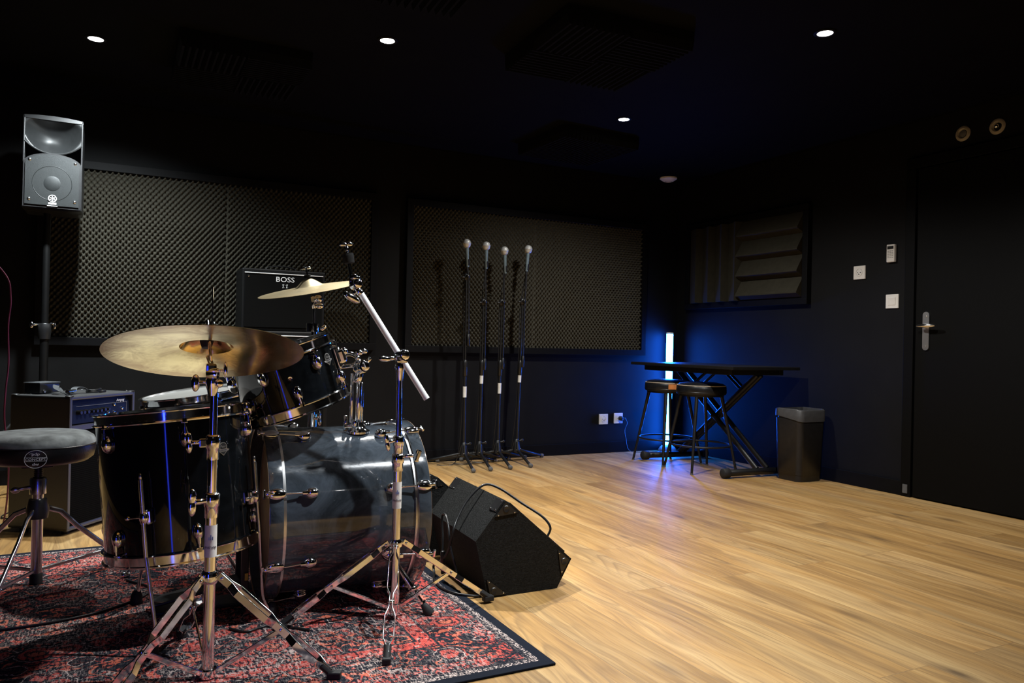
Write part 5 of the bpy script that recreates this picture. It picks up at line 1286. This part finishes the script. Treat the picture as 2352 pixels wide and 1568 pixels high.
# ------------------------------------------------------------------ wedge monitors
def wedge(y0_, y1_, dx, ox, label):
    t = thing('floor_monitor', (1.2 + ox, y0_, 0), label, 'stage monitor', 'carpeted floor monitors')
    prof = [(1.085, 0.001), (1.343, 0.001), (1.398, 0.094), (1.140, 0.312), (1.037, 0.187)]
    b = B()
    A = [b.bm.verts.new((x + ox, y0_, z)) for x, z in prof]; Cc = [b.bm.verts.new((x + ox + dx, y1_, z)) for x, z in prof]
    n = len(prof)
    for i in range(n): b.bm.faces.new([A[i], A[(i + 1) % n], Cc[(i + 1) % n], Cc[i]])
    b.bm.faces.new(A[::-1]); b.bm.faces.new(Cc); b.bevel(0.007, 3)
    b.out('cabinet', 'carpet', t)
    # metal front grille on the sloping face
    g0, g1 = Vector((1.385 + ox, 0, 0.1055)), Vector((1.153 + ox, 0, 0.3015)); nr = Vector((0.645, 0, 0.764))
    yy0, yy1 = y0_ + 0.03, y1_ - 0.03
    b = B(); cc_ = (g0 + g1) / 2 - nr * 0.0012; cc_.y = (yy0 + yy1) / 2; cc_.x += dx / 2
    ux = (g1 - g0).normalized(); rot = Matrix((ux, Vector((0, 1, 0)), ux.cross(Vector((0, 1, 0))))).transposed()
    b.box(cc_, ((g1 - g0).length - 0.02, yy1 - yy0, 0.006), rot, bev=0.002); b.out('grille', 'matblack', t)
    # corner protectors with screws, near end and far end
    for (yy, sg, xo) in ((y0_, -1, 0.0), (y1_, 1, dx)):
        for (cx, cz, ux_, uz_, vx_, vz_) in ((1.140, 0.312, 0.764, -0.645, -0.636, -0.772), (1.392, 0.094, -0.764, 0.645, -0.50, -0.86), (1.089, 0.003, 1, 0, -0.25, 0.968)):
            c0 = Vector((cx + ox + xo, yy + sg * 0.0012, cz)); a_, b_ = Vector((ux_, 0, uz_)), Vector((vx_, 0, vz_))
            b = B(); s_ = 0.062
            pts = [c0 + a_ * 0.004 + b_ * 0.004, c0 + a_ * s_ + b_ * 0.004, c0 + a_ * s_ * 0.72 + b_ * s_ * 0.36, c0 + a_ * s_ * 0.36 + b_ * s_ * 0.72, c0 + a_ * 0.004 + b_ * s_]
            fA = [b.bm.verts.new(p) for p in pts]; fB = [b.bm.verts.new(p + Vector((0, sg * 0.003, 0))) for p in pts]
            for i in range(5): b.bm.faces.new([fA[i], fA[(i + 1) % 5], fB[(i + 1) % 5], fB[i]])
            b.bm.faces.new(fA[::-1]); b.bm.faces.new(fB)
            hc = c0 + (a_ + b_) * 0.020 + Vector((0, sg * 0.003, 0))
            b.lathe([(0.012, 0.0), (0.010, 0.0025), (0.006, 0.0015), (0, 0.0005)], hc, (0, sg, 0), 16)
            if cz > 0.3:   # this one wraps over the top slope
                tt_ = Vector((-0.636, 0, -0.772)); up_ = Vector((-0.772, 0, 0.636))
                c1 = Vector((cx + ox + xo, yy, cz)) + tt_ * 0.026 + up_ * 0.0015 - Vector((0, sg * 0.028, 0))
                b.box(c1, (0.046, 0.052, 0.003), Matrix((tt_, Vector((0, 1, 0)), tt_.cross(Vector((0, 1, 0))))).transposed(), bev=0.001)
            cp = b.out('corner_protector', 'black', t)
            b = B()
            for f_ in (0.052 * a_ + 0.010 * b_, 0.010 * a_ + 0.052 * b_): b.ell(c0 + f_ + Vector((0, sg * 0.0035, 0)), (0.0028, 0.0015, 0.0028))
            if cz > 0.3:
                for e1, e2 in ((0.008, -0.010), (0.044, -0.012), (0.044, -0.046)): b.ell(Vector((cx + ox + xo, yy + 0 * e2, cz)) + tt_ * e1 + up_ * 0.004 + Vector((0, sg * e2, 0)), (0.003, 0.003, 0.003))
            b.out('screw', 'chrome', cp)
    return t
wedge(2.232, 2.690, 0.024, 0.0, 'black carpeted floor monitor beside the rug, nearest of the two')
wedge(2.760, 3.220, 0.024, -0.045, 'black carpeted floor monitor half hidden behind the bass drum')

# cable over the near monitor
t = thing('monitor_cable', (1.03, 2.36, 0), 'black cable draped over the nearer floor monitor', 'cable')
b = B(); b.tube(smooth_path([(1.345, 2.305, 0.158), (1.352, 2.30, 0.190), (1.33, 2.32, 0.225), (1.27, 2.36, 0.268), (1.20, 2.40, 0.318), (1.15, 2.42, 0.328), (1.09, 2.42, 0.280), (1.045, 2.40, 0.225), (1.022, 2.38, 0.190), (1.018, 2.39, 0.150), (1.016, 2.41, 0.110), (1.010, 2.45, 0.075), (1.012, 2.52, 0.040), (1.005, 2.50, 0.018), (0.985, 2.45, 0.012)], 8), 0.0042, 10); b.out('cord', 'wire', t)
b = B(); b.tube(smooth_path([(1.008, 2.44, 0.078), (1.018, 2.46, 0.14), (1.026, 2.49, 0.200), (1.030, 2.49, 0.222), (1.028, 2.46, 0.222), (1.022, 2.42, 0.19), (1.018, 2.40, 0.15), (1.022, 2.385, 0.11), (1.03, 2.37, 0.07), (1.025, 2.34, 0.035)], 8), 0.0040, 10); b.out('cord', 'wire', t)
b = B(); b.rod((1.012, 2.44, 0.062), (1.010, 2.437, 0.110), 0.0085); b.rod((1.012, 2.44, 0.03), (1.012, 2.44, 0.064), 0.0065); b.out('plug', 'black', t)
b = B(); b.tube(smooth_path([(0.985, 2.45, 0.012), (0.975, 2.36, 0.011), (1.00, 2.28, 0.011), (1.06, 2.25, 0.006), (1.068, 2.30, 0.005), (1.055, 2.36, 0.005)], 8), 0.0042, 10); b.out('cord', 'wire', t)
tag(B().tube(smooth_path([(0.05, 2.85, 0.011), (0.12, 2.70, 0.0105), (-0.02, 2.55, 0.0105), (-0.22, 2.50, 0.0105), (-0.45, 2.52, 0.0105)], 10), 0.0035, 8).out('floor_cable', 'wire', origin=(0, 2.6, 0.006)), 'black cable snaking across the rug under the floor tom', 'cable')
tag(B().tube(smooth_path([(0.50, 2.16, 0.0105), (0.46, 2.20, 0.0105), (0.40, 2.24, 0.0105), (0.34, 2.22, 0.0105), (0.30, 2.26, 0.0105)], 10), 0.0035, 8).out('floor_cable', 'wire', origin=(0.5, 2.1, 0.006)), 'black cable on the rug in front of the bass drum', 'cable')

# ------------------------------------------------------------------ microphone stands and microphones
MIC = [((2.083, 4.700), 1.262, 0.495, (2.066, 4.69, 1.492), 'first from the left'),
       ((2.207, 4.720), 1.100, 0.585, (2.219, 4.71, 1.490), 'second from the left'),
       ((2.354, 4.740), 1.105, 0.515, (2.368, 4.73, 1.470), 'third from the left'),
       ((2.510, 4.760), 1.120, 0.590, (2.560, 4.74, 1.495), 'rightmost')]
for i, ((mx, my), zc, ztag, head, which) in enumerate(MIC):
    t = thing('microphone_stand', (mx, my, 0), 'black tripod microphone stand, %s of the four by the far wall' % which, 'microphone stand', 'microphone stands along the far wall')
    head = Vector(head); base = Vector((mx, my, 0))
    lean = (head - base).x / head.z * 0.62
    def PZ(z): return Vector((mx + lean * z, my, z))
    b = B(); b.cyl(PZ(0.06), PZ(0.66), 0.0095, n=14); b.out('lower_pole', 'matblack', t)
    b = B(); b.cyl(PZ(0.64), PZ(zc), 0.0072, n=14); b.out('upper_pole', 'matblack', t)
    b = B(); b.lathe([(0.0095, -0.06), (0.014, -0.055), (0.0155, 0.03), (0.012, 0.045), (0.007, 0.05)], PZ(0.66), (lean, 0, 1), 18, closed=True); b.out('height_clutch', 'black', t)
    b = B(); b.ell(PZ(zc), (0.021, 0.016, 0.026)); b.rod(PZ(zc) + Vector((0, -0.010, 0.004)), PZ(zc) + Vector((0.004, -0.030, 0.004)), 0.011); b.ell(PZ(zc) + Vector((-0.024, -0.004, -0.004)), (0.014, 0.008, 0.007)); b.out('boom_pivot', 'black', t)
    hb = head - Vector((head.x - PZ(zc).x, 0, head.z - zc)).normalized() * 0.165
    off = Vector((0.014, -0.012, 0))
    b = B(); b.cyl(PZ(zc) + off * 0.8, hb, 0.0058, n=12); b.cyl(PZ(zc) + off * 0.8, PZ(zc - 0.40) + off, 0.0058, n=12); b.rod(PZ(zc - 0.46) + off, PZ(zc - 0.38) + off, 0.0105); b.out('boom', 'matblack', t)
    b = B(); b.lathe([(0.0100, -0.036), (0.0120, -0.036), (0.0124, -0.002), (0.0122, 0.002), (0.0126, 0.004), (0.0126, 0.036), (0.0100, 0.036)], PZ(ztag), (lean, 0, 1), 18, closed=True); b.out('tape_tag', 'tape', t, label='white tape wrapped round the pole')
    b = B(); b.lathe([(0.010, 0.16), (0.014, 0.155), (0.018, 0.12), (0.024, 0.085), (0.024, 0.07), (0.010, 0.06)], base, (0, 0, 1), 18, closed=True); b.rod(base + Vector((0.015, -0.004, 0.145)), base + Vector((0.036, -0.010, 0.150)), 0.006); b.ell(base + Vector((0.040, -0.010, 0.150)), (0.010, 0.004, 0.010)); b.out('leg_hub', 'black', t)
    fa_ = math.atan2(-0.27, -0.05 + i * 0.006)
    for k in range(3):
        az = fa_ + k * 2 * PI / 3; d = Vector((math.cos(az), math.sin(az), 0)); ln = 0.262 if k == 0 else 0.285
        if my + d.y * (ln + 0.03) > YA - 0.02: ln = (YA - 0.03 - my) / d.y - 0.03
        b = B(); b.bar([base + Vector((0, 0, 0.14)) + d * 0.014, base + d * 0.03 + Vector((0, 0, 0.082))], d.cross(Vector((0, 0, 1))), 0.022, 0.018); b.rod(base + d * 0.022 + Vector((0, 0, 0.083)), base + d * ln + Vector((0, 0, 0.016)), 0.0098)
        lg = b.out('leg', 'matblack', t)
        b = B(); b.rod(base + d * (ln - 0.006) + Vector((0, 0, 0.0165)), base + d * (ln + 0.022) + Vector((0, 0, 0.0145)), 0.0135, 0.004); b.out('rubber_foot', 'greyrubber', lg)
        b = B(); b.ell(base + d * 0.034 + Vector((0, 0, 0.088)) + d.cross(Vector((0, 0, 1))) * 0.010, (0.004, 0.004, 0.004)); b.out('bolt', 'chrome', lg)
    # the microphone, pointing up in its clip
    ax_ = (head - hb).normalized()
    if i < 3: ax_ = Vector((-0.09 if i != 1 else -0.05, -0.06, 1)).normalized()
    tl_ = head - ax_ * 0.165
    t2 = thing('microphone', tl_, 'silver-headed handheld microphone on the stand %s' % which.replace('first from the left', 'farthest left').replace('rightmost', 'farthest right'), 'microphone', 'microphones on the stands')
    b = B(); b.lathe([(0, 0), (0.009, 0.0), (0.0102, 0.003), (0.0112, 0.075), (0.0130, 0.126), (0.0130, 0.130), (0, 0.130)], tl_, ax_, 20); b.out('body', 'micbody', t2)
    b = B(); b.lathe([(0.0130, 0.128), (0.0185, 0.131), (0.0235, 0.138), (0.0262, 0.148), (0.0272, 0.1535), (0.0280, 0.154), (0.0280, 0.160), (0.0272, 0.1605), (0.0255, 0.168), (0.0205, 0.177), (0.0115, 0.1835), (0, 0.1855)], tl_, ax_, 24); b.out('grille_head', 'micmesh', t2, label='silver mesh head')
    b = B(); b.lathe([(0.0105, 0.010), (0.0135, 0.012), (0.0150, 0.050), (0.0128, 0.052)], tl_, ax_, 16, a0=0, a1=PI * 1.5); b.rod(tl_ - ax_ * 0.02, tl_ + ax_ * 0.03 + Vector((0, 0.014, 0)), 0.007); b.out('mic_clip', 'black', t)
    b = B(); pth = smooth_path([tl_, tl_ - Vector((0, -0.02, 0.05)), PZ(zc) + Vector((-0.010, 0.014, -0.05)), PZ(0.75) + Vector((-0.012, 0.006, 0)), PZ(0.4) + Vector((-0.014, 0.008, 0)), base + Vector((-0.03, 0.02, 0.10)), base + Vector((-0.06, 0.05, 0.006)), base + Vector((-0.16, 0.08, 0.005))], 6); b.tube(pth, 0.003, 6); b.out('lead', 'wire', t2)

# ------------------------------------------------------------------ bar table, stools, lamp, bin
t = thing('bar_table', (3.69, 4.13, 0), 'long black folding bar table in the far corner', 'table')
B().box((3.69, 4.13, 0.700), (0.58, 1.06, 0.020), bev=0.003).out('tabletop', 'matblack', t)
b = B()
for x in (3.48, 3.90): b.box((x, 4.13, 0.672), (0.03, 0.90, 0.036), bev=0.003)
for y in (3.70, 4.56): b.box((3.69, y, 0.672), (0.40, 0.03, 0.036), bev=0.003)
b.out('under_frame', 'matblack', t)
for (x, ya_, yb_) in ((3.715, 3.70, 4.50), (3.805, 3.70, 4.50), (3.742, 4.51, 3.74), (3.778, 4.51, 3.74)):
    b = B(); b.bar([(x, ya_, 0.045), (x, yb_, 0.655)], Vector((1, 0, 0)), 0.040, 0.024)
    yk = ya_ + (yb_ - ya_) * 0.82; zk = 0.045 + 0.61 * 0.82
    b.bar([(x, yk, zk), (x, yk - (yb_ - ya_) * 0.20, 0.655)], Vector((1, 0, 0)), 0.022, 0.018)
    b.out('leg', 'matblack', t)
b = B(); b.rod((3.695, 4.115, 0.352), (3.825, 4.115, 0.352), 0.012); b.out('pivot_bar', 'matblack', t)
for (x0_, ya_, x1_, yb_) in ((3.425, 3.70, 3.93, 3.665), (3.425, 4.53, 3.955, 4.47)):
    b = B(); b.rod((x0_ + 0.04, ya_, 0.034), (x1_, yb_, 0.034), 0.022); ftb = b.out('foot_bar', 'matblack', t)
    for e0, e1 in (((x0_, ya_ + 0.002, 0.034), (x0_ + 0.055, ya_, 0.034)), ((x1_ - 0.03, yb_, 0.034), (x1_ + 0.02, yb_, 0.034))):
        B().rod(e0, e1, 0.032, 0.006).out('end_cap', 'rubber', ftb)

def stool(cx, cy, a, label, tagged):
    t = thing('bar_stool', (cx, cy, 0), label, 'stool', 'padded bar stools')
    b = B(); b.lathe([(0, 0.594), (0.10, 0.592), (0.145, 0.583), (0.158, 0.572)], (cx, cy, 0), (0, 0, 1), 48); b.lathe([(0.158, 0.572), (0.164, 0.566), (0.166, 0.548), (0.166, 0.522), (0.160, 0.512), (0, 0.512)], (cx, cy, 0), (0, 0, 1), 48)
    st_ = b.out('seat', 'vinyl', t)
    B().torus((cx, cy, 0.5715), (0, 0, 1), 0.1605, 0.0028, 64, 6).out('stitched_piping', 'stitch', st_, label='pale stitched seam')
    B().torus((cx, cy, 0.528), (0, 0, 1), 0.1655, 0.002, 64, 6).out('lower_seam', 'vinyl', st_)
    if tagged:
        dv = Vector((-0.42, -0.91, 0)).normalized(); rt_ = Vector((0, 0, 1)).cross(dv)
        b = B(); b.box(Vector((cx, cy, 0.547)) + dv * 0.1675, (0.082, 0.003, 0.036), Matrix((rt_, -dv, Vector((0, 0, 1)))).transposed(), bev=0.001); b.out('leather_tag', 'leather', st_, label='tan leather tag')
    b = B(); b.lathe([(0.09, 0.500), (0.15, 0.500), (0.15, 0.512), (0.09, 0.512)], (cx, cy, 0), (0, 0, 1), 40, closed=True); b.out('seat_ring', 'matblack', t)
    for k in range(4):
        az = a + k * PI / 2; d = Vector((math.cos(az), math.sin(az), 0)); o_ = Vector((cx, cy, 0))
        b = B(); b.cyl(o_ + d * 0.135 + Vector((0, 0, 0.505)), o_ + d * 0.240 + Vector((0, 0, 0.006)), 0.0125, 0.0080, n=14); lg = b.out('leg', 'matblack', t)
        b = B(); b.cyl(o_ + d * 0.2405 + Vector((0, 0, 0.0)), o_ + d * 0.239 + Vector((0, 0, 0.010)), 0.0095, n=12); b.out('foot_cap', 'greyrubber', lg)
    b = B(); b.torus((cx, cy, 0.175), (0, 0, 1), 0.200, 0.0065, 56, 8); b.out('foot_ring', 'matblack', t)
stool(3.532, 4.385, R(225 - 90), 'padded black bar stool with a tan leather tag, nearer the far wall', True)
stool(3.525, 4.028, R(217), 'padded black bar stool with pale stitching, nearer the bin', False)

# blue LED tube lamp
def tube_mat(name, col, strength):
    mt, nt, b = newmat(name)
    b.inputs['Base Color'].default_value = (0.8, 0.85, 0.9, 1)
    b.inputs['Emission Color'].default_value = (*col, 1)
    b.inputs['Emission Strength'].default_value = strength
    return mt
M['tube'] = tube_mat('lit_blue_tube', (0.0085, 0.135, 1.0), 115)
M['tube2'] = tube_mat('dimmed_blue_tube', (0.015, 0.045, 1.0), 9)
for lx, ly, lh, tm, lab in ((3.918, 4.858, 0.930, 'tube', 'glowing upright blue light tube in the corner behind the table'),
                        (-0.280, 0.930, 0.700, 'tube2', 'dimmer upright blue light tube, mirrored as a streak on the floor tom')):
    t = thing('tube_lamp', (lx, ly, 0), lab, 'lamp', 'upright blue tube lamps')
    B().lathe([(0.0, 0.052), (0.0265, 0.052), (0.0265, lh), (0.0, lh)], (lx, ly, 0), (0, 0, 1), 28).out('light_tube', tm, t)
    B().lathe([(0, lh - 0.001), (0.028, lh - 0.001), (0.029, lh + 0.006), (0.026, lh + 0.011), (0, lh + 0.011)], (lx, ly, 0), (0, 0, 1), 28).out('top_cap', 'white', t)
    B().lathe([(0.074, 0.0), (0.072, 0.012), (0.056, 0.036), (0.030, 0.050), (0.0, 0.052)], (lx, ly, 0), (0, 0, 1), 36).out('base', 'white', t)
    bk = Vector((lx, ly, 0)).normalized() if lx > 0 else Vector((-0.5, -0.87, 0)); xa, ya2, _z = axis_frame((0, 0, 1)); a_c = math.atan2(bk.dot(ya2), bk.dot(xa)) - R(40)
    B().lathe([(0.0275, 0.052), (0.0300, 0.052), (0.0300, lh), (0.0275, lh)], (lx, ly, 0), (0, 0, 1), 20, closed=True, a0=a_c - R(68), a1=a_c + R(68)).out('back_channel', 'matblack', t)

# bin
t = thing('waste_bin', (3.885, 3.51, 0), 'black plastic waste bin with a swoop rim beside the table', 'bin')
bw, bd = 0.215, 0.205
def rrect(cx, cy, w_, d_, r_, n_=6):
    pts = []
    for (sx_, sy_, a0_) in ((1, 1, 0), (-1, 1, PI / 2), (-1, -1, PI), (1, -1, 1.5 * PI)):
        for k in range(n_ + 1):
            a = a0_ + k * (PI / 2) / n_
            pts.append((cx + sx_ * (w_ / 2 - r_) + r_ * math.cos(a), cy + sy_ * (d_ / 2 - r_) + r_ * math.sin(a)))
    return pts
def loft(b, secs, cap0=True, cap1=True):
    rings = [[b.bm.verts.new(p) for p in s_] for s_ in secs]
    n = len(rings[0])
    for A, C in zip(rings[:-1], rings[1:]):
        for j in range(n):
            f = b.bm.faces.new([A[j], A[(j + 1) % n], C[(j + 1) % n], C[j]]); f.smooth = True
    if cap0: b.bm.faces.new(rings[0][::-1])
    if cap1: b.bm.faces.new(rings[-1])
bcx, bcy = 3.892, 3.515
b = B(); secs = []
for z_, s_ in ((0.0, 0.94), (0.04, 0.95), (0.042, 0.97), (0.39, 1.06)):
    secs.append([(x, y, z_) for x, y in rrect(bcx, bcy, bw * s_, bd * s_, 0.035)])
loft(b, secs); b.out('body', 'black', t)
b = B(); o1 = rrect(bcx, bcy, bw * 1.11, bd * 1.11, 0.040); i1 = rrect(bcx, bcy, bw * 0.98, bd * 0.98, 0.032)
def rim_z(y): return 0.445 + 0.012 * math.cos((y - bcy) / bd * 2.4)
def low_z(y): return 0.388 + 0.018 * math.cos((y - bcy - 0.05) / bd * 3.0)
loft(b, [[(x, y, low_z(y)) for x, y in o1], [(x, y, rim_z(y) - 0.006) for x, y in o1], [(x + (bcx - x) * 0.03, y + (bcy - y) * 0.03, rim_z(y)) for x, y in o1], [(x, y, rim_z(y)) for x, y in i1], [(x, y, 0.36) for x, y in i1]], False, True)
b.out('rim', 'binrim', t, label='dark grey rim')

# left edge: hanging cable, power strip
tag(B().tube(smooth_path([(-1.445, 3.70, 1.55), (-1.00, 3.66, 1.40), (-0.55, 3.62, 1.20), (-0.395, 3.60, 1.06), (-0.368, 3.60, 0.96), (-0.374, 3.60, 0.85), (-0.370, 3.60, 0.70), (-0.377, 3.60, 0.60), (-0.379, 3.60, 0.48), (-0.364, 3.62, 0.30), (-0.373, 3.66, 0.12), (-0.40, 3.72, 0.008), (-0.45, 3.9, 0.006)], 8), 0.0032, 8).out('hanging_cable', 'redcable', origin=(-0.40, 3.72, 0)), 'thin reddish cable hanging down at the left edge', 'cable')
t = thing('power_strip', (-0.30, 4.13, 0), 'white power strip on the floor behind the drum stool', 'power strip')
B().box((-0.315, 4.13, 0.022), (0.16, 0.06, 0.043), bev=0.006).out('body', 'white', t)
b = B(); b.tube(smooth_path([(-0.39, 4.12, 0.02), (-0.43, 4.05, 0.006), (-0.36, 3.98, 0.005), (-0.42, 3.9, 0.005), (-0.55, 3.95, 0.005)], 8), 0.003, 6); b.out('cord', 'wire', t)

for o in list(S.objects):
    if '_o' in o: del o['_o']
